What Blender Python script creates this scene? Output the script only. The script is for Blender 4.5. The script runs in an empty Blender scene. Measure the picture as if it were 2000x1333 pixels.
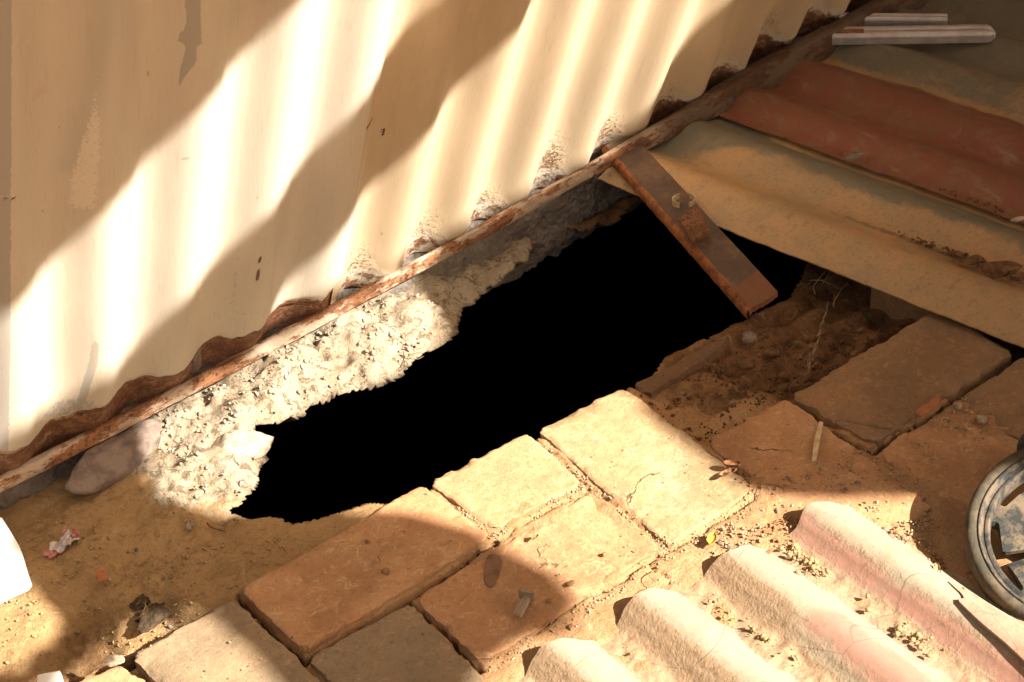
import bpy, bmesh, math, random
import numpy as np
from mathutils import Vector, Matrix
S = bpy.context.scene
COL = S.collection
random.seed(7)
RNG = np.random.default_rng(11)

# ------------------------------------------------------------------ camera
FPX = 3750.2
YAW, PITCH, ROLL = 1.01964, 0.62281, -0.117795
CAM = np.array([-0.63235, -1.07918, 1.10945])
_d = np.array([math.cos(YAW)*math.cos(PITCH), math.sin(YAW)*math.cos(PITCH), -math.sin(PITCH)])
_r = np.cross(_d, [0, 0, 1]); _r /= np.linalg.norm(_r); _u = np.cross(_r, _d)
RT = _r*math.cos(ROLL)+_u*math.sin(ROLL); UP = -_r*math.sin(ROLL)+_u*math.cos(ROLL)
cd = bpy.data.cameras.new('camera'); cam = bpy.data.objects.new('camera', cd); COL.objects.link(cam)
M = Matrix.Identity(4)
for i in range(3):
    M[i][0] = RT[i]; M[i][1] = UP[i]; M[i][2] = -_d[i]; M[i][3] = CAM[i]
cam.matrix_world = M
cd.sensor_fit = 'HORIZONTAL'; cd.sensor_width = 22.3; cd.lens = FPX/2000*22.3
cd.clip_start = 0.05; cd.clip_end = 400
cd.dof.use_dof = True; cd.dof.focus_distance = 1.78; cd.dof.aperture_fstop = 18
S.camera = cam
# ------------------------------------------------------------------ light
ELEV, AZ = math.radians(37.5), math.radians(-61.4)      # direction towards the sun
SUN = np.array([math.cos(ELEV)*math.cos(AZ), math.cos(ELEV)*math.sin(AZ), math.sin(ELEV)])
W = bpy.data.worlds.new("World"); S.world = W; W.use_nodes = True
nt = W.node_tree; bg = nt.nodes['Background']
sky = nt.nodes.new('ShaderNodeTexSky'); sky.sky_type = 'NISHITA'; sky.sun_disc = False
sky.sun_elevation = ELEV; sky.sun_rotation = math.pi/2-AZ
sky.air_density = 1.0; sky.dust_density = 6.0; sky.ozone_density = 0.5
wb = nt.nodes.new('ShaderNodeMix'); wb.data_type = 'RGBA'; wb.blend_type = 'MULTIPLY'; wb.inputs[0].default_value = 1
wb.inputs[7].default_value = (1.0, 0.86, 0.70, 1)      # warm white balance of the photograph
nt.links.new(sky.outputs[0], wb.inputs[6]); nt.links.new(wb.outputs[2], bg.inputs[0])
bg.inputs[1].default_value = 0.05
sl = bpy.data.lights.new('sun', 'SUN'); sl.energy = 5.0; sl.angle = math.radians(0.53); sl.color = (1.0, 0.95, 0.87)
so = bpy.data.objects.new('sun', sl); COL.objects.link(so)
so.rotation_euler = Vector(SUN).to_track_quat('Z', 'Y').to_euler()
S.view_settings.view_transform = 'Standard'; S.view_settings.look = 'None'
S.view_settings.exposure = 2.08; S.view_settings.gamma = 1
S.cycles.max_bounces = 8; S.cycles.diffuse_bounces = 3

# ------------------------------------------------------------------ maths helpers
def ray(px, py): return RT*(px-1000)/FPX-UP*(py-666.5)/FPX+_d
def gp(px, py, z=0.0):
    q = ray(px, py); return CAM+q*(z-CAM[2])/q[2]
WA = np.array([-0.310, 0.371, 0.02]); WT = np.array([0.9966, 0.0825, 0.0]); WT /= np.linalg.norm(WT)
WU = np.array([0.035, -0.422, 0.906]); WU -= WT*(WU@WT); WU /= np.linalg.norm(WU)
WN = np.cross(WT, WU); WN /= np.linalg.norm(WN)        # towards the camera
def wp(px, py):
    q = ray(px, py); return CAM+q*((WA-CAM)@WN)/(q@WN)
def wsh(px, py):
    p = wp(px, py)-WA; return (p@WT, p@WU)

def _hash(ix, iy, iz, seed):
    h = (ix*374761393+iy*668265263+iz*2147483647+seed*1274126177) & 0xFFFFFFFF
    h = ((h ^ (h >> 13))*1274126177) & 0xFFFFFFFF
    h = h ^ (h >> 16)
    return (h & 0xFFFFFF)/float(0xFFFFFF)
def vnoise(x, y, z=0.0, seed=0):
    x = np.asarray(x, float); y = np.asarray(y, float); z = np.broadcast_to(np.asarray(z, float), x.shape)
    xi = np.floor(x).astype(np.int64); yi = np.floor(y).astype(np.int64); zi = np.floor(z).astype(np.int64)
    fx = x-xi; fy = y-yi; fz = z-zi
    fx = fx*fx*(3-2*fx); fy = fy*fy*(3-2*fy); fz = fz*fz*(3-2*fz)
    r = 0
    for a in (0, 1):
        for b in (0, 1):
            for c in (0, 1):
                wgt = (fx if a else 1-fx)*(fy if b else 1-fy)*(fz if c else 1-fz)
                r = r+wgt*_hash(xi+a, yi+b, zi+c, seed)
    return r*2-1
def fbm(x, y, z=0.0, f=1.0, o=4, seed=0, gain=.5):
    s = 0; a = 1.0
    for k in range(o):
        s = s+a*vnoise(np.asarray(x)*f, np.asarray(y)*f, np.asarray(z)*f, seed+k*17); f *= 2.03; a *= gain
    return s
def sst(a, b, x):
    t = np.clip((x-a)/(b-a), 0, 1); return t*t*(3-2*t)
def pip(P, x, y):
    ins = np.zeros(np.shape(x), bool)
    for i in range(len(P)):
        a = P[i]; b = P[i-1]
        ins ^= ((a[1] > y) != (b[1] > y)) & (x < (b[0]-a[0])*(y-a[1])/(b[1]-a[1]+1e-12)+a[0])
    return ins
def sdf(P, x, y):
    d = np.full(np.shape(x), 1e9)
    for i in range(len(P)):
        a = np.array(P[i-1][:2]); b = np.array(P[i][:2]); e = b-a
        t = np.clip(((x-a[0])*e[0]+(y-a[1])*e[1])/(e@e+1e-12), 0, 1)
        d = np.minimum(d, np.hypot(x-a[0]-t*e[0], y-a[1]-t*e[1]))
    return np.where(pip(P, x, y), -d, d)

# ------------------------------------------------------------------ object helpers
def put(o, name, parent=None, kind=None):
    COL.objects.link(o); o.name = name
    if parent: o.parent = parent
    if kind: o['kind'] = kind
    return o
def tag(o, label, cat, group=None):
    o['label'] = label; o['category'] = cat
    if group: o['group'] = group
    return o
def mesh_np(name, V, F, mat, smooth=True, attrs=None, parent=None, origin=None):
    V = np.asarray(V, float)
    me = bpy.data.meshes.new(name)
    if origin is not None: V = V-np.asarray(origin)
    if isinstance(F, np.ndarray):
        n, k = F.shape
        me.vertices.add(len(V)); me.vertices.foreach_set('co', V.ravel())
        me.loops.add(n*k); me.loops.foreach_set('vertex_index', F.ravel().astype(np.int32))
        me.polygons.add(n); me.polygons.foreach_set('loop_start', np.arange(0, n*k, k, dtype=np.int32))
        me.update(calc_edges=True); me.validate()
    else:
        me.from_pydata([tuple(v) for v in V], [], F); me.update()
    if smooth: me.polygons.foreach_set('use_smooth', [True]*len(me.polygons))
    for k, v in (attrs or {}).items():
        at = me.attributes.new(k, 'FLOAT', 'POINT'); at.data.foreach_set('value', np.asarray(v, np.float32).ravel())
    me.materials.append(mat)
    o = bpy.data.objects.new(name, me)
    put(o, name, parent)
    if origin is not None: o.location = tuple(origin)
    return o
def grid_faces(n, m, off=0, flip=False):
    i, j = np.meshgrid(np.arange(n-1), np.arange(m-1), indexing='ij')
    a = (i*m+j).ravel()+off
    F = np.stack([a, a+m, a+m+1, a+1], 1)
    return F[:, ::-1].copy() if flip else F
def sheet_np(name, P, nrm, thick, mat, attrs=None, parent=None, origin=None, flip=False):
    """P n x m x 3 top surface; closed slab of given thickness along -nrm"""
    n, m, _ = P.shape
    B = P-np.asarray(nrm)*thick
    V = np.concatenate([P.reshape(-1, 3), B.reshape(-1, 3)])
    F = [grid_faces(n, m, 0, flip), grid_faces(n, m, n*m, not flip)]; V0 = V
    idx = np.arange(n*m).reshape(n, m)
    loop = np.concatenate([idx[0, :], idx[1:, -1], idx[-1, -2::-1], idx[-2:0:-1, 0]])
    K = len(loop); l2 = np.arange(K)+2*n*m; nx = np.roll(l2, -1)        # rim vertices of its own: a crisp cut edge
    V = np.concatenate([V0, V0[loop], V0[loop+n*m]])
    q = np.stack([l2, nx, nx+K, l2+K], 1)
    F.append(q[:, ::-1] if not flip else q)
    at = {k: np.concatenate([np.asarray(v).ravel()]*2+[np.asarray(v).ravel()[loop]]*2) for k, v in (attrs or {}).items()}
    return mesh_np(name, V, np.concatenate(F), mat, True, at, parent, origin)

# ------------------------------------------------------------------ materials
def new_mat(name):
    m = bpy.data.materials.new(name); m.use_nodes = True
    return m, m.node_tree, m.node_tree.nodes['Principled BSDF']
class NB:
    def __init__(s, name, rough=.85, spec=.25):
        s.m, s.nt, s.b = new_mat(name); s.b.inputs['Roughness'].default_value = rough
        s.b.inputs['Specular IOR Level'].default_value = spec
        g = s.nt.nodes.new('ShaderNodeNewGeometry'); s.pos = g.outputs['Position']; s.h = None; s.c = None
    def L(s, a, b): s.nt.links.new(a, b)
    def noise(s, scale, detail=5, rough=.6, vec=None, dist=0.0):
        n = s.nt.nodes.new('ShaderNodeTexNoise'); n.inputs['Scale'].default_value = scale
        n.inputs['Detail'].default_value = detail; n.inputs['Roughness'].default_value = rough
        n.inputs['Distortion'].default_value = dist
        s.L(vec or s.pos, n.inputs['Vector']); return n.outputs['Fac']
    def vor(s, scale, feat='F1', vec=None, rnd=1.0):
        n = s.nt.nodes.new('ShaderNodeTexVoronoi'); n.feature = feat; n.inputs['Scale'].default_value = scale
        n.inputs['Randomness'].default_value = rnd
        s.L(vec or s.pos, n.inputs['Vector']); return n.outputs['Distance']
    def remap(s, f, a, b, c=0., d=1.):
        n = s.nt.nodes.new('ShaderNodeMapRange'); n.interpolation_type = 'SMOOTHSTEP'
        for k, v in zip((1, 2, 3, 4), (a, b, c, d)): n.inputs[k].default_value = v
        s.L(f, n.inputs[0]); return n.outputs[0]
    def math(s, op, a, b=None):
        n = s.nt.nodes.new('ShaderNodeMath'); n.operation = op
        for i, v in enumerate((a, b)):
            if v is None: continue
            if isinstance(v, (int, float)): n.inputs[i].default_value = v
            else: s.L(v, n.inputs[i])
        return n.outputs[0]
    def attr(s, name):
        n = s.nt.nodes.new('ShaderNodeAttribute'); n.attribute_name = name; return n.outputs['Fac']
    def scaled(s, sx, sy, sz, rot=None):
        n = s.nt.nodes.new('ShaderNodeMapping'); n.inputs['Scale'].default_value = (sx, sy, sz)
        if rot: n.inputs['Rotation'].default_value = rot
        s.L(s.pos, n.inputs['Vector']); return n.outputs[0]
    def col(s, c):
        s.c = c; return s
    def mix(s, fac, c, blend='MIX'):
        n = s.nt.nodes.new('ShaderNodeMix'); n.data_type = 'RGBA'; n.blend_type = blend
        if isinstance(fac, (int, float)): n.inputs[0].default_value = fac
        else: s.L(fac, n.inputs[0])
        if isinstance(s.c, tuple): n.inputs[6].default_value = (*s.c, 1)
        else: s.L(s.c, n.inputs[6])
        if isinstance(c, tuple): n.inputs[7].default_value = (*c, 1)
        else: s.L(c, n.inputs[7])
        s.c = n.outputs[2]; return s
    def bump(s, f, dist):
        n = s.nt.nodes.new('ShaderNodeBump'); n.inputs['Distance'].default_value = dist; n.inputs['Strength'].default_value = 1
        s.L(f, n.inputs['Height'])
        if s.h is not None: s.L(s.h, n.inputs['Normal'])
        s.h = n.outputs[0]; return s
    def done(s):
        if isinstance(s.c, tuple): s.b.inputs['Base Color'].default_value = (*s.c, 1)
        else: s.L(s.c, s.b.inputs['Base Color'])
        if s.h is not None: s.L(s.h, s.b.inputs['Normal'])
        return s.m

def mat_brick(name, base, alt, dust, dustamt=.5):
    b = NB(name, .85).col(base)
    b.mix(b.remap(b.noise(22, 5), .35, .68), alt)
    b.mix(b.remap(b.noise(9, 6, .65), .62-.25*dustamt, .85-.2*dustamt), dust)
    b.mix(b.remap(b.noise(60, 4), .55, .75, 0, .35), (.20, .12, .07))
    b.mix(b.remap(b.noise(430, 3), .62, .74, 0, .4), (.14, .085, .05))
    b.mix(b.remap(b.noise(350, 2), .66, .74, 0, .35), (.5, .42, .3))
    b.mix(b.remap(b.vor(38), .045, .07, .8, 0), (.10, .055, .035)); b.mix(b.remap(b.noise(7, 5, .6), .50, .62, 0, .45), tuple(c*.6 for c in base)); b.mix(b.remap(b.noise(110, 3, .6), .68, .74, 0, .5), tuple(c*.45 for c in base))
    b.mix(b.remap(b.noise(190, 6, .85), .50, .66, 0, .6), tuple(c*.5 for c in base))
    b.mix(b.remap(b.noise(80, 6, .85, None, 1.2), .52, .66, 0, .5), tuple(min(c*1.45, .6) for c in dust))
    dv = b.nt.nodes.new('ShaderNodeVectorMath'); dv.operation = 'MULTIPLY_ADD'; nz = b.nt.nodes.new('ShaderNodeTexNoise'); nz.inputs['Scale'].default_value = 35; nz.inputs['Detail'].default_value = 5
    b.L(b.pos, nz.inputs['Vector']); b.L(nz.outputs['Color'], dv.inputs[0]); dv.inputs[1].default_value = (.05, .05, .05); b.L(b.pos, dv.inputs[2])
    ck = b.math('MULTIPLY', b.remap(b.vor(13, 'DISTANCE_TO_EDGE', dv.outputs[0]), .004, .013, 1, 0), b.remap(b.noise(11, 3), .60, .66))
    b.mix(b.math('MULTIPLY', ck, .8), tuple(c*.22 for c in base))
    b.bump(b.noise(75, 8, .75), .0016).bump(b.noise(700, 3), .0003).bump(b.math('SUBTRACT', 1.0, ck), .0012)
    return b.done()
M_brick = mat_brick('clay_brick', (.37, .185, .085), (.43, .23, .11), (.47, .30, .155), .4)
M_brick_pale = mat_brick('pale_clay_brick', (.315, .20, .098), (.35, .235, .115), (.40, .29, .17), .5)
M_brick_grey = mat_brick('grey_clay_brick', (.225, .16, .095), (.27, .185, .105), (.29, .185, .10), .6)
M_brick_dim = mat_brick('brown_clay_brick', (.235, .138, .070), (.185, .115, .062), (.29, .15, .065), .5)

def mat_ground():
    b = NB('dusty_ground', .95, .12).col((.37, .228, .105))          # yellow soil
    b.mix(b.remap(b.noise(14, 6, .65), .4, .7), (.30, .18, .078)); b.mix(b.remap(b.noise(32, 7, .8, None, .7), .50, .62, 0, .5), (.20, .115, .048))
    b.mix(b.remap(b.noise(70, 5, .7), .52, .7, 0, .75), (.20, .12, .055))
    n1 = b.noise(60, 5, .7)
    o = b.math('ADD', b.attr('orange'), b.math('MULTIPLY', b.math('SUBTRACT', n1, .5), .5))
    yellow = b.c
    b.c = (.38, .205, .095)
    b.mix(b.remap(b.noise(20, 6, .7), .4, .7), (.44, .27, .135))
    b.mix(b.remap(b.noise(120, 4, .7), .55, .72, 0, .6), (.22, .115, .055))
    orange = b.c; b.c = yellow; b.mix(b.remap(o, .35, .65), orange)
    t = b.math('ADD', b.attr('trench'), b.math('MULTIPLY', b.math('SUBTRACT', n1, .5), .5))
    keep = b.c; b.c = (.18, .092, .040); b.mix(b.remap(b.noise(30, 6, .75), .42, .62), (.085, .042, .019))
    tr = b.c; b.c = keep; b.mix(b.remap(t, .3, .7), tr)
    keep = b.c; b.c = (.33, .265, .185); b.mix(b.remap(b.noise(25, 6, .75), .42, .65), (.25, .185, .115))
    b.mix(b.remap(b.noise(150, 4, .75), .55, .68, 0, .7), (.22, .17, .12))
    b.mix(b.remap(b.noise(85, 6, .75, None, .8), .525, .575, 0, .85), (.12, .08, .045))
    b.mix(b.remap(b.noise(240, 2), .6, .7, 0, .6), (.55, .48, .38))
    ru = b.c; b.c = keep
    r = b.math('ADD', b.attr('rubble'), b.math('MULTIPLY', b.math('SUBTRACT', n1, .5), .45))
    b.mix(b.remap(r, .4, .6), ru)
    b.mix(b.remap(b.noise(520, 2), .64, .72, 0, .55), (.10, .06, .035))
    b.mix(b.remap(b.noise(240, 6, .85), .51, .66, 0, .5), (.13, .08, .04)); b.mix(b.remap(b.noise(45, 6, .8, None, 1.0), .54, .68, 0, .35), (.50, .37, .22))
    b.bump(b.noise(90, 7, .75), .0045).bump(b.noise(600, 3), .0009)
    return b.done()
M_ground = mat_ground()
b = NB('pit_shade_soil', 1, 0).col((.012, .008, .005)); M_pit = b.mix(b.remap(b.noise(20), .4, .7), (.02, .012, .008)).done()  # near-black: the hole's deep shade put into the soil colour
b = NB('undercut_soil', 1, 0).col((.05, .032, .018)); M_under = b.mix(b.remap(b.noise(60), .4, .7), (.015, .01, .006)).bump(b.noise(60), .01).done()

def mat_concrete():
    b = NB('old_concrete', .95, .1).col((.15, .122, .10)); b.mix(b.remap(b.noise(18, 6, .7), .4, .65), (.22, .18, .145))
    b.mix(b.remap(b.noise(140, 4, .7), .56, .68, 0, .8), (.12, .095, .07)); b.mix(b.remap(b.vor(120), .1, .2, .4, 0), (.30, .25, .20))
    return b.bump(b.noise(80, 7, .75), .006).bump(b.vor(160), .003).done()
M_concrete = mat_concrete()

def streaks(b, ang, sx=260, sl_=7):
    """noise stretched along the sheet"""
    return b.scaled(sx, sx, sl_, None)
def mat_wall(name, base, alt):
    b = NB(name, .55, .35).col(base)
    v = b.scaled(14, 3, 3); b.mix(b.remap(b.noise(1.6, 5, .6, v), .35, .7, 0, .8), alt)
    v2 = b.scaled(420, 60, 26); b.mix(b.remap(b.noise(1, 3, .6, v2), .5, .8, 0, .28), (.34, .24, .14))
    b.mix(b.remap(b.noise(9, 6, .7), .62, .75, 0, .35), (.42, .25, .12))
    sc = b.attr('scrape'); n = b.noise(160, 4, .7, b.scaled(2.2, 1, 1)); 
    b.mix(b.remap(b.math('ADD', sc, b.math('MULTIPLY', b.math('SUBTRACT', n, .5), .7)), .45, .6, 0, .8), (.30, .275, .235))
    b.mix(b.math('MULTIPLY', b.attr('tint'), .75), (.36, .33, .255))
    b.mix(b.remap(b.noise(1, 2, .5, b.scaled(150, 60, 60)), .76, .79, 0, .8), (.22, .17, .12))
    b.mix(b.remap(b.noise(1, 4, .6, b.scaled(60, 8, 5)), .60, .72, 0, .3), (.40, .30, .19))
    wh = b.attr('white'); n3 = b.noise(420, 3, .7, b.scaled(1, 1, .5))
    b.mix(b.remap(b.math('ADD', wh, b.math('MULTIPLY', b.math('SUBTRACT', n3, .5), 1.3)), .5, .62, 0, .85), (.62, .54, .42))
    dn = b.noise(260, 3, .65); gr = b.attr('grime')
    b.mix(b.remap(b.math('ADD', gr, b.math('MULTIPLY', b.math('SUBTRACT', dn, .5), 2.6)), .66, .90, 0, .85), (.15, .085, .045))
    ru = b.attr('rust'); rn = b.math('ADD', ru, b.math('MULTIPLY', b.math('SUBTRACT', b.noise(75, 6, .7), .5), .75))
    keep = b.c; b.c = (.145, .06, .029); b.mix(b.remap(b.noise(120, 6, .8), .44, .6), (.27, .135, .07)); b.mix(b.remap(b.noise(260, 3), .55, .7), (.08, .035, .02))
    b.mix(b.remap(b.noise(40, 5, .7), .56, .66, 0, .8), (.42, .27, .15))
    rc = b.c; b.c = keep
    # pale line painted as the lip's highlight where the paint ends
    b.mix(b.remap(b.math('ABSOLUTE', b.math('SUBTRACT', rn, .42)), .05, .12, .6, 0), (.55, .47, .38))
    b.mix(b.remap(rn, .46, .54), rc)
    b.bump(b.remap(rn, .4, .6), .0007).bump(b.noise(1, 4, .6, b.scaled(500, 120, 30)), .00012)
    b.bump(b.noise(5, 2, .4), .0008).bump(b.math('MULTIPLY', b.noise(170, 5, .7), b.remap(b.math('ADD', gr, ru), .1, .8)), .0028)
    return b.done()
M_wall1 = mat_wall('tan_painted_tin', (.525, .45, .345), (.485, .42, .34))
M_wall2 = mat_wall('ochre_painted_tin', (.50, .38, .245), (.43, .33, .22))

def mat_rust(name, pale=.35, dark=1.0):
    b = NB(name, .85, .2).col((.20*dark, .085*dark, .038*dark)); b.mix(b.remap(b.noise(60, 6, .7, b.scaled(.4, 1, 1)), .42, .6), (.33*dark, .15*dark, .07*dark))
    b.mix(b.remap(b.noise(200, 4, .7), .5, .65), (.09*dark, .04*dark, .022*dark))
    b.mix(b.remap(b.noise(45, 6, .75, b.scaled(.35, 1, 1)), .62-.3*pale, .68-.3*pale, 0, .85), (.50*dark, .38*dark, .27*dark))
    b.mix(b.math('MULTIPLY', b.attr('dark'), .85), (.045, .024, .014))
    return b.bump(b.noise(160, 6, .7), .0018).bump(b.noise(40, 3), .003).done()
M_bar = mat_rust('rusty_bar', .5, .85)
M_dark_rust = mat_rust('dark_rust', .1, .5)
b = NB('iron_face', .7, .3).col((.075, .046, .032)); b.mix(b.remap(b.noise(25, 5, .7), .42, .62), (.13, .075, .045))
b.mix(b.remap(b.noise(90, 5, .7), .55, .68, 0, .7), (.045, .03, .024)); b.mix(b.remap(b.attr('edge'), .3, .8), (.30, .11, .035))  # left edge painted bright orange as if lit
b.mix(b.remap(b.attr('tip'), .3, .7, 0, .8), (.15, .058, .024)); M_iron = b.bump(b.noise(150, 5), .0012).done()

def mat_roof_sheet():
    b = NB('faded_painted_sheet', .5, .4).col((.36, .21, .095))
    b.mix(b.remap(b.noise(11, 6, .65), .4, .65), (.28, .19, .10))
    red = b.math('ADD', b.attr('red'), b.math('MULTIPLY', b.math('SUBTRACT', b.noise(50, 5, .7), .5), .35))
    grey = b.math('ADD', b.attr('grey'), b.math('MULTIPLY', b.math('SUBTRACT', b.noise(60, 6, .75), .5), .9))
    b.mix(b.remap(grey, .35, .75, 0, .9), (.125, .118, .085))
    keep = b.c; b.c = (.175, .045, .027); b.mix(b.remap(b.noise(16, 5, .6), .4, .62), (.16, .06, .03)); b.mix(b.remap(b.noise(60, 6, .75), .5, .7, 0, .5), (.12, .055, .032)); rc = b.c; b.c = keep
    b.mix(b.remap(red, .42, .58, 0, .93), rc)
    b.mix(b.remap(b.math('ADD', b.attr('dirt'), b.math('MULTIPLY', b.math('SUBTRACT', b.noise(110, 6, .75), .5), 1.0)), .5, .7, 0, .8), (.15, .085, .045))
    b.mix(b.remap(b.noise(33, 5, .7), .63, .74, 0, .6), (.17, .07, .035))
    b.mix(b.remap(b.noise(330, 3), .62, .75, 0, .4), (.10, .08, .06))
    b.mix(b.remap(b.noise(90, 6, .8), .54, .66, 0, .5), (.12, .075, .042)); b.mix(b.remap(b.noise(1, 5, .7, b.scaled(60, 14, 14)), .55, .72, 0, .35), (.36, .27, .17))
    b.mix(b.remap(b.noise(200, 6, .85), .52, .66, 0, .45), (.10, .065, .04)); b.mix(b.remap(b.noise(30, 7, .8, None, .8), .50, .64, 0, .45), (.20, .15, .09))
    return b.bump(b.noise(90, 7, .75), .0009).bump(b.noise(500, 3), .0002).done()
M_sheet = mat_roof_sheet()

def mat_tile():
    b = NB('dusty_fibre_sheet', .85, .15).col((.30, .25, .175))
    b.mix(b.remap(b.noise(14, 5, .6), .42, .66), (.26, .215, .15))
    red = b.math('ADD', b.attr('red'), b.math('MULTIPLY', b.math('SUBTRACT', b.noise(26, 6, .7), .5), .8))
    b.mix(b.remap(red, .42, .75, 0, .85), (.33, .15, .105))
    d = b.math('ADD', b.attr('dirt'), b.math('MULTIPLY', b.math('SUBTRACT', b.noise(70, 6, .75), .5), .8))
    keep = b.c; b.c = (.29, .19, .108); b.mix(b.remap(b.noise(180, 4, .7), .5, .68, 0, .7), (.18, .11, .06)); dc = b.c; b.c = keep
    b.mix(b.remap(d, .2, .9), dc)
    b.mix(b.remap(b.noise(170, 6, .85), .51, .64, 0, .45), (.17, .11, .065)); b.mix(b.remap(b.noise(28, 7, .8, None, .8), .50, .64, 0, .5), (.27, .185, .11))
    b.mix(b.remap(b.vor(9, 'DISTANCE_TO_EDGE'), .0, .005, .6, 0), (.12, .075, .05))
    b.bump(b.noise(60, 6, .7), .0007).bump(b.math('MULTIPLY', b.remap(d, .35, .7), b.noise(210, 4, .7)), .0013)
    return b.done()
M_tile = mat_tile()
def simple(name, c, c2=None, rough=.8, scale=60, bump=.001, spec=.25):
    b = NB(name, rough, spec).col(c)
    if c2: b.mix(b.remap(b.noise(scale, 5, .7), .42, .62), c2)
    return b.bump(b.noise(scale*2.5, 5), bump).done()
M_stone = simple('pale_stone', (.40, .32, .225), (.30, .22, .145), .95, 70, .003)
M_stone_dim = simple('brown_stone', (.20, .145, .115), (.13, .092, .072), .95, 45, .004)
M_crumb = simple('dry_crumbs', (.40, .27, .16), (.27, .17, .09), .95, 300, .001)
M_crumb_pale = simple('mortar_crumbs', (.34, .27, .19), (.22, .165, .11), .95, 200, .001)
M_crumb_dim = simple('clod_soil', (.17, .085, .035), (.09, .045, .02), .95, 120, .003)
M_white = simple('white_plastic', (.50, .45, .42), (.40, .35, .32), .4, 40, .0003, .4)
M_white2 = simple('white_block_paint', (.8, .78, .72), (.72, .68, .6), .7, 60, .0005)
M_tread = simple('dusty_tyre', (.05, .042, .028), (.10, .07, .04), .9, 50, .001)
def mat_rim():
    b = NB('dusty_wheel_plastic', .8, .12).col((.026, .026, .024)); b.mix(b.remap(b.noise(45, 6, .75), .42, .62), (.12, .09, .06))
    b.mix(b.remap(b.noise(160, 5, .75), .56, .66, 0, .7), (.06, .06, .06)); return b.bump(b.noise(200, 4), .0005).done()
M_rim = mat_rim()
M_black = simple('black_plastic', (.012, .012, .013), (.03, .026, .022), .45, 50, .0003, .5)
M_pink = simple('pink_wrapper', (.40, .12, .10), (.50, .27, .22), .6, 140, .001)
M_wrap = simple('white_wrapper', (.52, .46, .42), (.38, .30, .27), .5, 140, .002)
M_straw = simple('dry_straw', (.34, .225, .11), (.25, .155, .075), .8, 120, .0006)
M_terra = simple('terracotta_flake', (.33, .125, .05), (.25, .10, .045), .9, 90, .001)
M_leaf = simple('yellow_leaf', (.50, .33, .04), (.35, .20, .03), .7, 90, .001)
M_drybrown = simple('brown_leaf', (.26, .12, .05), (.16, .08, .035), .8, 90, .001)
M_shade_panel = simple('shade_panel_wood', (.13, .10, .07), (.08, .06, .045), .9, 10, .002)  # dark tone for the added shade panel
M_root = simple('pale_root', (.40, .30, .17), (.27, .18, .09), .9, 100, .002)
M_plast = simple('crusty_plaster', (.26, .18, .10), (.12, .075, .04), .95, 90, .002)
M_soilgrit = simple('soil_grit', (.36, .235, .11), (.24, .15, .07), .95, 300, .001)
M_dark = simple('dark_clump', (.045, .028, .016), (.08, .05, .025), 1, 100, .004)
b = NB('clear_plastic', .25, .5).col((.42, .33, .24)); b.b.inputs['Transmission Weight'].default_value = .55; M_clear = b.done()
M_yard = simple('sandy_yard', (.50, .33, .18), (.42, .27, .14), .95, 3, .01)

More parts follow.
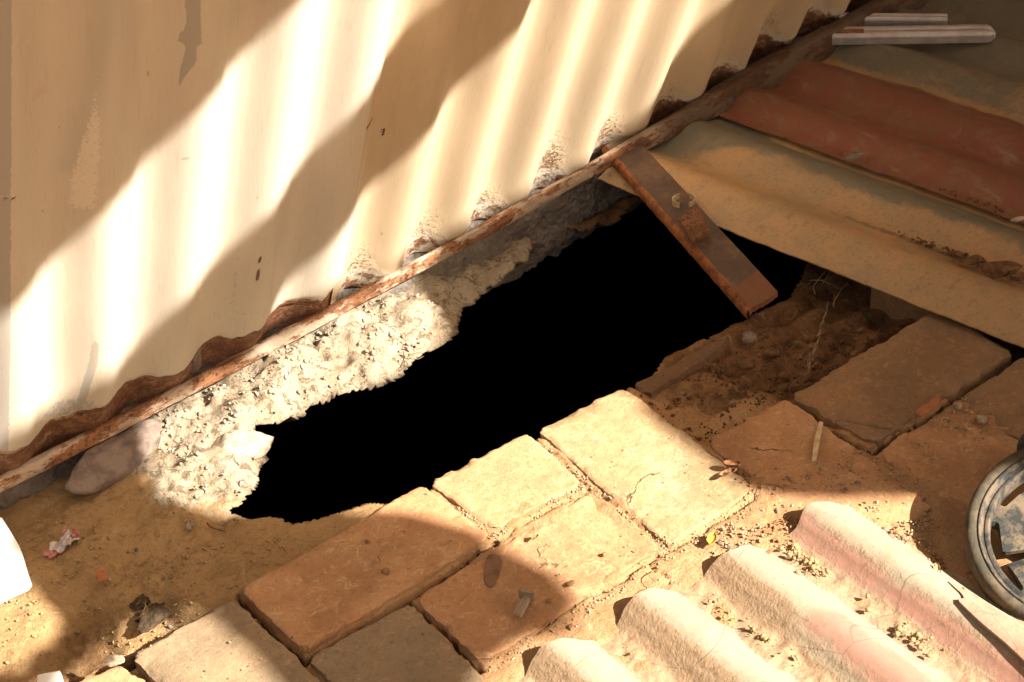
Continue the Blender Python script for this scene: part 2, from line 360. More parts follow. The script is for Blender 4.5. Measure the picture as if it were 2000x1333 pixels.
# ------------------------------------------------------------------ ground
CP = [ # px, py, z, rubble, orange, trench
 (0,1010,-.022,0,0,0),(120,960,-.022,0,0,0),(250,985,-.018,.1,0,0),(60,1100,-.012,0,0,0),(200,1050,-.015,0,0,0),(350,1040,-.010,0,0,0),
 (500,1070,-.006,0,.1,0),(60,1230,-.012,0,0,0),(250,1150,-.014,0,0,0),(380,1150,-.009,0,.1,0),(300,1230,-.03,0,.1,.3),(170,1275,-.045,0,.2,.6),(-200,1300,-.01,0,0,0),(-200,1000,-.02,0,0,0),
 (450,990,-.018,.5,0,0),(340,960,-.014,.7,0,0),(400,900,-.008,1,0,0),(310,870,-.008,1,0,0),(240,840,-.012,.8,0,0),(500,880,-.018,1,0,0),(440,800,-.004,1,0,0),(330,800,0.0,1,0,0),
 (550,720,.002,1,0,0),(600,770,-.018,1,0,0),(700,720,-.016,1,0,0),(690,630,.0,1,0,0),(790,700,-.022,1,0,0),(800,600,-.006,1,0,0),(870,640,-.024,1,0,0),(850,545,-.012,1,0,0),
 (940,520,-.03,.8,0,.3),(1000,440,-.03,.6,0,.5),(1050,450,-.045,.45,0,.7),(1150,400,-.05,.3,.1,.8),(1240,360,-.06,.2,.2,.9),(900,600,-.045,.7,0,.4),  # far rim: earth stain, with its deeper shade put into the colour too
 (640,1040,-.006,0,.2,0),(740,985,-.007,0,.4,0),(560,1120,-.004,0,.3,0),
 (900,1100,-.0015,0,1,0),(700,1240,-.002,0,1,0),(1250,980,-.001,0,1,0),(1100,900,-.0015,0,1,0),(900,935,-.003,0,1,0),(1040,850,-.003,0,1,0),(1220,770,-.003,0,1,0),(1000,1050,-.001,0,1,0),(1150,950,-.001,0,1,0),(1305,1070,0,0,1,0),(1480,965,0,0,1,0),(820,1170,-.0025,0,1,0),(940,1310,-.002,0,1,0),
 (1400,1060,0,0,.9,0),(1200,1180,-.001,0,.9,0),(1050,1280,-.002,0,.9,0),(1650,960,-.0018,0,1,0),(1850,950,-.0015,0,1,0),(1750,880,-.0022,0,1,0),(1450,900,-.0022,0,1,0),
 (1600,1150,-.004,0,1,0),(1900,1300,-.004,0,.9,0),(1750,1050,-.0015,0,.9,0),(1500,1400,-.006,0,1,0),(1900,850,-.0015,0,1,0),(2200,900,-.001,0,1,0),(500,1400,-.012,0,.6,0),(0,1500,-.01,0,.2,0),
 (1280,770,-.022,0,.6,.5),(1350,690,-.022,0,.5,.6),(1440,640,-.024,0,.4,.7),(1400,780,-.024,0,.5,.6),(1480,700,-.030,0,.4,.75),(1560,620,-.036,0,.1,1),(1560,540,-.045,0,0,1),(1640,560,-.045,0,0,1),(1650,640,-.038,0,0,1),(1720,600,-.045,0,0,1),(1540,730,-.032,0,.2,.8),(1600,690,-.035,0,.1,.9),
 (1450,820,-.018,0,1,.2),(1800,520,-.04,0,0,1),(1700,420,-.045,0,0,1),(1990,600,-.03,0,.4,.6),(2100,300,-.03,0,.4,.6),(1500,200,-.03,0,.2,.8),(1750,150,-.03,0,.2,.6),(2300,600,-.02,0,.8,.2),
]
CW = np.array([[*gp(a, b_, z), r, o, t] for a, b_, z, r, o, t in CP])
HOLE = [(450,992,-.018),(480,1004,-.018),(525,1017,-.018),(575,1027,-.010),(620,1016,-.010),(665,1002,-.010),(720,984,-.010),(780,980,-.006),(850,952,-.004),(950,902,-.004),(1050,854,-.003),(1130,817,-.003),(1208,784,-.004),(1236,764,-.016),(1300,703,-.022),(1380,664,-.022),(1455,622,-.024),(1520,580,-.035),(1560,548,-.045),(1592,500,-.05),(1640,420,-.05),(1560,330,-.05),(1420,270,-.05),(1300,300,-.06),(1262,395,-.06),(1210,425,-.055),(1130,450,-.05),
 (1060,462,-.045),(1040,480,-.04),(1012,530,-.035),(960,562,-.04),(900,600,-.045),(884,600,-.03),(886,640,-.024),(860,655,-.022),(800,700,-.022),(740,742,-.02),(668,765,-.018),(610,772,-.018),(570,800,-.016),(500,832,-.016),(516,852,-.016),(530,880,-.018),(510,905,-.018),(505,940,-.018),(470,975,-.018)]
HP = [gp(*h)[:2] for h in HOLE]
def ground_fields(x, y):
    wsum = 0; acc = [0]*4
    for c in CW:
        d2 = (x-c[0])**2+(y-c[1])**2+1.5e-4
        w_ = 1/d2**2; wsum = wsum+w_
        for k in range(4): acc[k] = acc[k]+w_*c[2+k]
    return [a/wsum for a in acc]
def ground_z(x, y, noise=True):
    z, r, o, t = ground_fields(x, y)
    if noise:
        amp = .0030+.0055*np.clip(r, 0, 1)+.0035*np.clip(t, 0, 1)
        n = fbm(x, y, f=38, o=3, seed=3, gain=.5)
        cl = vnoise(x*95, y*95, seed=8); cl = np.where(cl > .15, (cl-.15)*1.4, 0)
        pit = vnoise(x*70, y*70, seed=21); pit = np.where(pit > .22, -(pit-.22)*2.2, 0)
        z = z+amp*n*.55+amp*cl*.4+np.clip(r, 0, 1)*.0038*pit
        # chunky broken blocks in the rubble
        ck = np.abs(vnoise(x*24+5, y*24, seed=5)); z = z+np.clip(r, 0, 1)*.013*(ck-.35)*(.4+.9*np.abs(vnoise(x*11, y*11, seed=44)))
        z = z+.0022*fbm(x, y, f=9, o=2, seed=31)*(1-np.clip(r, 0, 1))*(1-.8*np.clip(o, 0, 1))
        # long mortar ridges in the trench bed, along the brick course
        q = y-.06*x; z = z+np.clip(t, 0, 1)*.0035*np.sin(q*2*np.pi/.036+.8)
    if noise:
        wx = x+.0022*vnoise(x*60, y*60, seed=51)+.001*vnoise(x*200, y*200, seed=52); wy = y+.0022*vnoise(x*60, y*60, seed=53)+.001*vnoise(x*200, y*200, seed=54)
        for P, wd, dp in CRACKS:
            dd = np.full(np.shape(x), 1.0)
            for i in range(len(P)-1):
                a, b_ = P[i], P[i+1]; e = b_-a; tt = np.clip(((wx-a[0])*e[0]+(wy-a[1])*e[1])/(e@e), 0, 1)
                dd = np.minimum(dd, np.hypot(wx-a[0]-tt*e[0], wy-a[1]-tt*e[1]))
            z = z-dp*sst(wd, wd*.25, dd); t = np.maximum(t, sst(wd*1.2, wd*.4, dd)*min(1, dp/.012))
    return z, r, o, t
CRACKS = [([gp(*q)[:2] for q in P], w_, d_) for P, w_, d_ in [
 ([(592,1284),(640,1262),(720,1215),(800,1168),(880,1115),(965,1058)], .0036, .022), ([(462,1158),(500,1195),(545,1240),(592,1284)], .0030, .016), ([(800,1178),(860,1230),(940,1308)], .0028, .014),
 ([(1706,880),(1740,858),(1780,832),(1830,800),(1890,755),(1998,690)], .0038, .018), ([(1030,843),(1090,895),(1148,950),(1230,1010),(1303,1072)], .0018, .004), ([(968,1052),(1050,1010),(1148,955)], .0016, .004),
 ([(1303,1078),(1250,1110),(1180,1150),(1130,1172),(1040,1235)], .0018, .006), ([(1305,1075),(1390,1025),(1480,970)], .0022, .005), ([(1265,1105),(1300,1118),(1308,1135)], .0012, .004), ([(1535,775),(1620,835),(1700,878)], .0028, .008), ([(120,1290),(170,1268),(240,1240)], .012, .025)]]
def axis(a, b_, st, far):
    n = int(round((b_-a)/st)); f = np.linspace(a, b_, n+1)
    g = [st*1.5*1.35**k for k in range(60)]; g = np.cumsum(g); g = g[g < far]
    return np.concatenate([(a-g)[::-1], f, b_+g]), len(g), n+1
gxs, ox, nxf = axis(-.52, 1.2, .0026, 40); gys, oy, nyf = axis(-.46, .56, .0026, 40)
X, Y = np.meshgrid(gxs, gys, indexing='ij')
Z, Rb, Og, Tr = ground_z(X, Y)
inn = (np.abs(X-.34) < 1.1) & (np.abs(Y-.05) < .75)
far = sst(0, .6, np.maximum(np.maximum(-.52-X, X-1.2), np.maximum(-.46-Y, Y-.56)))
Z = Z*(1-far)-.012*far; Rb = Rb*(1-far); Tr = Tr*(1-far); Og = Og*(1-far)+.7*far
# hole
SD = sdf(HP, X, Y)
rough_edge = .0060*vnoise(X*26, Y*26, seed=78)*(np.clip(Rb, 0, 1))+.0026*fbm(X, Y, f=40, o=4, seed=77, gain=.5)*(0.25+1.0*np.clip(Rb, 0, 1))
SD = SD+rough_edge
gxn, gyn = np.gradient(SD, gxs, gys)
gl = np.hypot(gxn, gyn)+1e-6
near = (SD > 0) & (SD < .0024)
mv = np.where(near, SD, 0)
X2 = X-gxn/gl*mv*.9; Y2 = Y-gyn/gl*mv*.9
lip = sst(.014, 0, SD)*np.clip(Rb, 0, 1)
Z = Z-.007*lip-.002*sst(.006, 0, SD)
n, m = X.shape
V = np.stack([X2, Y2, Z], -1).reshape(-1, 3)
F = grid_faces(n, m)
out = (SD > 0).ravel()
F = F[out[F].all(1)]
used = np.zeros(len(V), bool); used[F.ravel()] = True
# boundary edges -> skirt undercutting away from the hole
E_ = np.concatenate([F[:, [0, 1]], F[:, [1, 2]], F[:, [2, 3]], F[:, [3, 0]]])
key = np.sort(E_, 1); _, inv, cnt = np.unique(key, axis=0, return_inverse=True, return_counts=True)
be = E_[cnt[inv.ravel()] == 1]
vb = V[be].mean(1); be = be[(np.abs(vb[:, 0]) < 3) & (np.abs(vb[:, 1]) < 3)]
bv = np.unique(be); mp = -np.ones(len(V), int); mp[bv] = np.arange(len(bv))
gxf = (gxn/gl).ravel()[bv]; gyf = (gyn/gl).ravel()[bv]
rings = [V[bv]]
for dz, do in ((.003, .004), (.007, .011), (.012, .020), (.020, .032)):
    p = V[bv].copy(); p[:, 2] -= dz; jt = vnoise(p[:, 0]*80, p[:, 1]*80, seed=int(dz*1000))*.0015
    p[:, 0] += gxf*(do+jt); p[:, 1] += gyf*(do+jt); rings.append(p)
remap = -np.ones(len(V), int); ui = np.nonzero(used)[0]; remap[ui] = np.arange(len(ui))
at = {'rubble': Rb.ravel()[ui], 'orange': Og.ravel()[ui], 'trench': Tr.ravel()[ui]}
base = len(ui); SV = np.concatenate(rings[1:]); nb = len(bv)
SF = []
a = mp[be[:, 0]]; c = mp[be[:, 1]]
SF.append(np.stack([remap[be[:, 1]], remap[be[:, 0]], base+a, base+c], 1))
for k in range(3): SF.append(np.stack([base+k*nb+c, base+k*nb+a, base+(k+1)*nb+a, base+(k+1)*nb+c], 1))
VV = np.concatenate([V[ui], SV]); FF = np.concatenate([remap[F]]+SF)
for k_, src in (('rubble', Rb), ('orange', Og), ('trench', Tr)):
    s_ = src.ravel()[bv]
    extra = np.concatenate([s_*1.0]*4)
    if k_ == 'trench': extra = np.concatenate([np.maximum(s_, .3), np.ones(nb), np.ones(nb), np.ones(nb)])  # below the lip the dark trench colour stands in for shade
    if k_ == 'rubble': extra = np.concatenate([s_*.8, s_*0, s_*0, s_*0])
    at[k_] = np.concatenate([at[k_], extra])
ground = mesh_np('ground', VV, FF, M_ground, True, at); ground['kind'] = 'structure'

# oversized cavity under the ground, shaped and coloured near-black to keep the hole dark
def box_np(x0, x1, y0, y1, z0, z1):
    V = [(x0,y0,z0),(x1,y0,z0),(x1,y1,z0),(x0,y1,z0),(x0,y0,z1),(x1,y0,z1),(x1,y1,z1),(x0,y1,z1)]
    return V
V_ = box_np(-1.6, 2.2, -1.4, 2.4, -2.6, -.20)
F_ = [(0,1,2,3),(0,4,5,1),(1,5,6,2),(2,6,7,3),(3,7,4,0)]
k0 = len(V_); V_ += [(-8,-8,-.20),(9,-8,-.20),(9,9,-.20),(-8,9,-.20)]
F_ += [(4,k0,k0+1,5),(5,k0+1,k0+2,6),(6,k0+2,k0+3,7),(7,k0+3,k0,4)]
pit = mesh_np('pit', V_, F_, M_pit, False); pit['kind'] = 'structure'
def gz(x, y): return float(ground_z(np.array([x]), np.array([y]))[0][0])

# ------------------------------------------------------------------ concrete footing under the wall
ns = 420; na = 26
s_ = np.linspace(-.35, 1.35, ns); prof = [(.13, .42), (.085, .055), (.060, .045), (.036, .036), (.026, .016), (.012, .000), (.002, -.004), (-.004, -.012), (-.006, -.022), (-.006, -.034), (-.006, -.048), (-.004, -.062), (.0, -.08)]  # first points: unseen back plane added to block sky light behind the sheets
P = np.zeros((len(prof)*3-2, ns, 3)); pr = np.array(prof); tt = np.linspace(0, len(prof)-1, P.shape[0])
po = np.interp(tt, range(len(prof)), pr[:, 0]); pz = np.interp(tt, range(len(prof)), pr[:, 1])
for i in range(P.shape[0]):
    c = WA+np.outer(s_, WT); nn = .004*fbm(s_, np.full(ns, i*.004), f=45, o=5, seed=9, gain=.6)
    P[i] = c; P[i, :, 1] += po[i]+nn+.006; P[i, :, 2] = .004+pz[i]+nn*.6
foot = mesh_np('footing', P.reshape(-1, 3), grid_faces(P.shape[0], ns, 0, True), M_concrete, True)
tag(foot, 'rough grey concrete footing running under the tan corrugated tin wall', 'footing')

# ------------------------------------------------------------------ corrugated wall sheets
PITCH_C = .0864; S0 = .057
def wall_sheet(name, s0, s1, h0f, off, mat, label, feats, tilt=0.0, top=.95, rusth=None, rust_curl=.0, shift=0.0):
    ns = int((s1-s0)/.0027)+1
    hs = np.concatenate([np.arange(0, .12, .0022), np.arange(.12, .5, .004), np.arange(.5, top, .02)])
    s, h = np.meshgrid(np.linspace(s0, s1, ns), hs, indexing='ij')
    h = h+h0f(s)*sst(.1, 0, h)
    ph = (s-S0-shift)/PITCH_C*2*np.pi
    wv = -np.cos(ph)                                   # -1 in the valley (recess)
    sharp = wv
    depth = (.0080 if s0 < 0 else .0096)*sharp+.0010*fbm(s, h*.35, f=14, o=2, seed=int(s0*100)+50)
    dent = .0005*fbm(s, h*.6, f=30, o=3, seed=3)*sst(.05, 0, h)
    rr = rusth(s)+.012 if rusth else 0*s
    curl = rust_curl*sst(rr, rr-.010, h)+.002*np.exp(-((h-rr)/.003)**2)*(rust_curl != 0)
    d = off+depth+dent+tilt*(s-s0)-curl
    P = WA+s[..., None]*WT+h[..., None]*WU+d[..., None]*WN
    val = (1-wv)/2
    rust = 1-sst(rr-.006, rr+.006, h) if rusth else sst(.03*val+.012, .0, h)
    if not rusth: rust = sst(.034*val+.010+.05*sst(.74, .9, s), .0, h)*(.50+.32*sst(.74, .9, s))
    at = {'rust': rust, 'grime': 0*s, 'scrape': 0*s, 'white': 0*s, 'tint': 0*s}
    for kind, pts, soft, amt in feats:
        poly = [wsh(*q) for q in pts]
        at[kind] = np.maximum(at[kind], amt*(1-sst(-soft, soft, sdf(poly, s, h))))
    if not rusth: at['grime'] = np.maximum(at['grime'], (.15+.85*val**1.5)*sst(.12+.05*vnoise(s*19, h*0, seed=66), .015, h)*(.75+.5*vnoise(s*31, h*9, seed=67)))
    o = sheet_np(name, P, WN, .0008, mat, at, origin=WA+WT*(s0+s1)/2)
    return tag(o, label, 'tin sheet', 'corrugated sheets of the tin wall')
fe1 = [('scrape', [(350,-40),(375,-40),(372,52),(378,60),(366,70),(366,100),(350,130),(336,168),(342,120),(350,75),(330,68),(332,55),(352,52)], .0022, 1),
       ('scrape', [(166,640),(178,650),(176,690),(160,760),(150,800),(140,790),(158,700)], .003, .8),
       ('tint', [(168,-60),(212,-60),(190,120),(168,240),(145,330),(120,330),(148,180)], .012, .8), ('tint', [(440,-60),(560,-60),(480,40),(440,60)], .015, .45),
       ('scrape', [(-60,-60),(5,-60),(4,900),(-60,900)], .003, .8), ('scrape', [(338,290),(352,285),(356,292),(340,298)], .001, .9),
       ('scrape', [(120,780),(170,760),(200,800),(60,830)], .004, .55), ('scrape', [(440,600),(470,380),(475,380),(455,610)], .004, .5), ('scrape', [(400,610),(560,560),(600,540),(520,600),(400,640)], .005, .45),
       ('white', [(173,118),(176,190),(182,215),(180,330),(172,390),(128,405),(132,330),(150,250),(166,170)], .006, .72),
       ('rust', [(485,525),(492,500),(490,480),(494,483),(494,505),(487,530)], .0008, .9), ('rust', [(-20,360),(16,362),(16,370),(-20,366)], .001, .6)]
def rh1(s): return .020+.008*vnoise(s*22, s*0, seed=4)+.004*vnoise(s*70, s*0, seed=14)+.002*vnoise(s*190, s*0, seed=15)+.014*sst(.25, .0, s)
wall_sheet('tin_sheet', -.42, .3872, lambda s: -.014+0*s, .0058, M_wall1, 'tan tin sheet at the left with blue grey scrapes and a wide rust band', fe1, 0, .95, rh1, .004)
def h0b(s): return -.016+.004*vnoise(s*30, s*0, seed=6)+.0035*np.cos((s-S0)/PITCH_C*2*np.pi)
fe2 = [('rust', [(690,240),(725,226),(728,230),(695,246)], .001, 1), ('rust', [(754,262),(760,258),(762,275),(757,275)], .001, .8)]
wall_sheet('tin_sheet', .372, .9617, h0b, .0006, M_wall2, 'ochre tin sheet in the middle of the wall with grimy pitted patches along its foot', fe2, shift=.008)
wall_sheet('tin_sheet', .948, 1.5, h0b, -.0110, M_wall2, 'shaded tin sheet at the top right end of the wall beyond the second seam', [])

# ------------------------------------------------------------------ rusty bar along the foot of the wall
def bar():
    ns = 520; s = np.linspace(-.30, 1.5, ns)
    sec = [(-.004, -.0072), (.0028, -.0076), (.0036, -.0066), (.0038, -.001), (.0036, .0055), (.0028, .0066), (-.003, .0068), (-.006, .0050), (-.0062, -.005)]
    k = len(sec); V = np.zeros((ns, k, 3))
    rise = sst(.52, .72, s); wid = 1+1.5*sst(.70, 1.0, s)+.08*vnoise(s*25, s*0, seed=2)
    for j, (o, z) in enumerate(sec):
        nn = .0009*fbm(s, np.full(ns, j*.31), f=60, o=4, seed=12)+.0012*vnoise(s*9, s*0, seed=13)
        c = WA+np.outer(s, WT)
        sag = -.003*np.sin(np.clip((s)/.95, 0, 1)*np.pi)+.016*rise+.003*(1-sst(-.1, .2, s))
        V[:, j] = c+np.outer(.0155+.017*rise+o*wid+nn, np.array([.08, -.93, 0]))
        V[:, j, 2] = .0175+z*wid+nn+sag
    F = []
    for i in range(ns-1):
        for j in range(k):
            j2 = (j+1) % k; F.append((i*k+j, (i+1)*k+j, (i+1)*k+j2, i*k+j2))
    F.append(tuple(range(k))); F.append(tuple((ns-1)*k+j for j in range(k))[::-1])
    o = mesh_np('rusty_bar', V.reshape(-1, 3), F, M_bar, True, {'dark': np.repeat(sst(.62, .92, s+.05*vnoise(s*40, s*0, seed=3)), k)})
    return tag(o, 'long rusty iron bar with flaking pale paint along the foot of the tin wall', 'iron bar')
bar()

# ------------------------------------------------------------------ paving bricks
def brick(pts, z, mat, label, tilt=0.0, er=.0022, thick=.05, seed=0, bow=.0, crack=None):
    c = np.array([gp(*p, z) for p in pts]); c0 = c.mean(0)
    e = [np.linalg.norm(c[1]-c[0]), np.linalg.norm(c[2]-c[1])]
    n = int(e[0]/.0022)+2; m = int(e[1]/.0022)+2
    pad = 5
    u = np.linspace(0, 1, n); v = np.linspace(0, 1, m)
    Ug, Vg = np.meshgrid(u, v, indexing='ij')
    Q = ((1-Ug)*(1-Vg))[..., None]*c[0]+(Ug*(1-Vg))[..., None]*c[1]+(Ug*Vg)[..., None]*c[2]+((1-Ug)*Vg)[..., None]*c[3]
    q2 = Q-c0
    # irregular outline: squeeze toward centre near the border
    du = np.minimum(Ug, 1-Ug)*e[0]; dv = np.minimum(Vg, 1-Vg)*e[1]; de = np.minimum(du, dv)
    rad = .006; cx = np.clip(rad-du, 0, None); cy = np.clip(rad-dv, 0, None); corner = np.hypot(cx, cy)
    ins = (.0004+er*(.6+fbm(Q[..., 0], Q[..., 1], f=70, o=4, seed=40+seed, gain=.6)))
    push = sst(.018, 0, de)
    cen = np.sqrt((q2**2).sum(-1))+1e-6
    sx = np.where(Ug < .5, 1, -1)*push*ins*(du < .018)*(1-du/.018).clip(0, 1); sy = np.where(Vg < .5, 1, -1)*push*ins*(dv < .018)*(1-dv/.018).clip(0, 1)
    eu = (c[1]-c[0])/e[0]; ev = (c[3]-c[0])/np.linalg.norm(c[3]-c[0])
    Q = Q+sx[..., None]*eu+sy[..., None]*ev
    over = np.clip(corner-rad*.72, 0, None)
    Q = Q-(np.where(Ug < .5, -1, 1)*over*.9)[..., None]*eu*(cx > 0)[..., None]*(cy > 0)[..., None]-(np.where(Vg < .5, -1, 1)*over*.9)[..., None]*ev*(cx > 0)[..., None]*(cy > 0)[..., None]
    Z = Q[..., 2]
    edge = sst(.0030, 0, de+.0018*vnoise(Q[..., 0]*90, Q[..., 1]*90, seed=seed))
    Z = Z-.0014*edge**2
    Z = Z+.0004*fbm(Q[..., 0], Q[..., 1], f=28, o=4, seed=60+seed)-.0012*np.clip(vnoise(Q[..., 0]*60, Q[..., 1]*60, seed=90+seed)-.55, 0, 1)*1.5
    chip = sst(.35, .75, fbm(Q[..., 0], Q[..., 1], f=35, o=3, seed=70+seed))*sst(.016, .0, de); Z = Z-.0022*chip
    Z = Z+tilt*(Ug-.5)+bow*(Vg-.5)
    if crack:
        cr = [gp(*p, z) for p in crack]; dd = np.full(Z.shape, 1.0)
        for i in range(len(cr)-1):
            a, b_ = cr[i][:2], cr[i+1][:2]; ee = b_-a; t = np.clip(((Q[..., 0]-a[0])*ee[0]+(Q[..., 1]-a[1])*ee[1])/(ee@ee), 0, 1)
            dd = np.minimum(dd, np.hypot(Q[..., 0]-a[0]-t*ee[0], Q[..., 1]-a[1]-t*ee[1]))
        Z = Z-.004*sst(.0022, .0, dd)
    Q[..., 2] = Z
    top = Q.reshape(-1, 3)
    idx = np.arange(n*m).reshape(n, m)
    loop = np.concatenate([idx[:, 0], idx[-1, 1:], idx[-2::-1, -1], idx[0, -2:0:-1]])
    rim = top[loop].copy(); rim[:, 2] -= .0003; off = n*m+len(loop)
    V = [top, rim]; F = [grid_faces(n, m)]; prev = np.arange(n*m, off)
    for dz in (.006, .016, .03, thick):
        r_ = top[loop].copy(); r_[:, 2] -= dz
        nn = .0016*fbm(r_[:, 0]*1, r_[:, 1], r_[:, 2], f=70, o=3, seed=5)
        rc = r_-c0; rl = np.hypot(rc[:, 0], rc[:, 1])+1e-6
        r_[:, 0] += rc[:, 0]/rl*(nn+.0006); r_[:, 1] += rc[:, 1]/rl*(nn+.0006)
        V.append(r_); cur = np.arange(off, off+len(loop))
        F.append(np.stack([prev, cur, np.roll(cur, -1), np.roll(prev, -1)], 1)); prev = cur; off += len(loop)
    V = np.concatenate(V); F = np.concatenate(F)
    # orient upward
    a, b_, c_ = V[F[0][0]], V[F[0][1]], V[F[0][2]]
    if np.cross(b_-a, c_-a)[2] < 0: F = F[:, ::-1].copy()
    o = mesh_np('paving_brick', V, F, mat, True, None, None, c0)
    return tag(o, label, 'brick', 'clay paving bricks beside the hole')
brick([(1043,836),(1218,753),(1482,955),(1306,1068)], .0015, M_brick_pale, 'biggest and brightest sunlit brick, jutting out at the edge of the hole', er=.0012, seed=1)
brick([(833,940),(1030,842),(1143,945),(968,1038)], .0008, M_brick_pale, 'small pale square half brick at the hole edge, left of the big bright brick', er=.0012, seed=2)
brick([(805,1168),(1147,960),(1299,1070),(943,1297)], .001, M_brick, 'orange brick with a dark smear and a scrap of clear plastic lying on it', er=.0014, seed=3)
brick([(463,1150),(824,944),(964,1047),(590,1272)], .0022, M_brick, 'shaded orange brick at the near left edge of the hole above a dark joint', er=.0012, seed=4)
brick([(597,1284),(799,1174),(1073,1450),(880,1560)], .0015, M_brick_grey, 'greyish brick with three red brown spots at the bottom edge of the photo', er=.0016, seed=5)
brick([(252,1280),(455,1166),(722,1410),(520,1535)], .002, M_brick_grey, 'grey stained brick at the bottom left, half in sun and half in shade', er=.0014, seed=6)
brick([(120,1345),(240,1290),(390,1420),(265,1490)], -.002, M_brick_pale, 'pale broken brick in the bottom left corner beside the white block', er=.0025, seed=7)
brick([(1376,862),(1533,775),(1835,990),(1640,1085)], -.0004, M_brick, 'dusty orange brick in the shade with a flat stick lying on it', er=.0018, seed=8, bow=-.0015)
brick([(1540,773),(1830,600),(1988,686),(1705,868)], .0016, M_brick_dim, 'large brown grey cracked brick tucked against the yellow corrugated sheet', er=.0020, seed=9,
      crack=[(1540,800),(1600,830),(1640,818),(1720,835),(1790,838),(1830,855)])
brick([(1864,782),(1996,694),(2270,690),(2030,892)], .0006, M_brick_dim, 'dusty brown brick at the right edge of the photo beside the long crevice', er=.002, seed=10)
brick([(1706,882),(1858,788),(2160,1000),(2020,1100)], -.0004, M_brick, 'dust covered orange brick between the cracked brick and the wheel', er=.002, seed=11)
# broken ends of bricks on the trench edge
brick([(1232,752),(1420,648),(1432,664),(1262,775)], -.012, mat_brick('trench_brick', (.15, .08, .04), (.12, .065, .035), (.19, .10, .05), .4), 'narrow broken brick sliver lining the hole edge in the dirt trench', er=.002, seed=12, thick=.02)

# ------------------------------------------------------------------ corrugated sheets lying on the right
SP = np.array([.417, .410, 0]); E1 = np.array([.191, -.982, 0]); E1 /= np.linalg.norm(E1); E2 = np.array([-E1[1], E1[0], 0])
def lying(name, a0, a1, w0, w1, zf, mat, label, attrsf, edge=lambda a: 0*a, cat='roofing sheet', group='corrugated roofing sheets lying over the hole'):
    n = int((a1-a0)/.003); m = int((w1-w0)/.003)
    A_, B_ = np.meshgrid(np.linspace(a0, a1, n), np.linspace(w0, w1, m), indexing='ij')
    B2 = B_+edge(A_)*sst(.05, 0, B_-w0)
    # the sheets stop just under the rusty bar
    xb = SP[0]+B2*E2[0]; yb = SP[1]+B2*E2[1]; k_ = WT[1]/WT[0]; ybar = WA[1]-(.022 if w0 < .1 else .031)+k_*(xb-WA[0])
    aa = (ybar-yb)/(E1[1]-k_*E1[0]); A_ = aa+(A_-a0)*(a1-aa)/(a1-a0)
    P = SP+A_[..., None]*E1+B2[..., None]*E2; P[..., 2] = zf(A_, B2)+.0006*fbm(A_, B2, f=60, o=3, seed=5)
    o = sheet_np(name, P, (0, 0, 1), .0014, mat, attrsf(A_, B2), origin=(SP+E1*(a0+a1)/2+E2*(w0+w1)/2)*[1, 1, 0]+[0, 0, .02])
    return tag(o, label, cat, group)
CR = .0072
def z_a(a, w_):
    base = CR*np.cos((w_-.043)*2*np.pi/.0864)
    return .0195+base+.0012*vnoise(a*4, w_*4, seed=2)-.003*sst(.02, 0, w_)
def at_a(a, w_):
    grey = .95*sst(.10, .145, w_+.008*fbm(a, w_, f=20, o=3, seed=3))*sst(.172, .16, w_)+.9*sst(.16, .0, a)*sst(.02, .09, w_)+.25*fbm(a, w_, f=14, o=3, seed=33)
    dirt = .55*np.exp(-((w_-.088)/.007)**2)*sst(.15, .35, a)+.35*np.exp(-((w_-.085)/.004)**2)
    return {'red': 0*a, 'grey': grey, 'dirt': dirt}
def edge_a(a): return .0006*fbm(a, a*0, f=18, o=4, seed=6)
lying('roofing_sheet', -.06, .80, .0, .20, z_a, M_sheet, 'yellow ochre corrugated roofing sheet lying lowest, its edge hanging over the hole', at_a, edge_a)
def z_b(a, w_):
    base = CR*np.cos((w_-.043-.0864)*2*np.pi/.0864)
    return .0245+base*sst(.165, .20, w_)+(1-sst(.165, .20, w_))*(-CR*.75)+.0012*vnoise(a*4, w_*4, seed=2)
def at_b(a, w_):
    f = .006*fbm(a, w_, f=16, o=4, seed=8)
    red = sst(.348, .338, w_+f)*1.0
    grey = .62*sst(.34, .36, w_)+.25*sst(.44, .5, w_)+.2*fbm(a, w_, f=12, o=3, seed=34)
    dirt = .6*np.exp(-((w_-.171)/.004)**2)+.3*np.exp(-((w_-.257)/.004)**2)+.3*np.exp(-((w_-.344)/.005)**2)+.5*np.exp(-((w_-.44)/.008)**2)
    return {'red': red, 'grey': grey, 'dirt': dirt}
def edge_b(a): return .0009*fbm(a, a*0, f=22, o=5, seed=9)
lying('roofing_sheet', -.12, .85, .1705, 1.05, z_b, M_sheet, 'red and grey green corrugated roofing sheet overlapping the yellow one below the white plastic strips', at_b, edge_b)

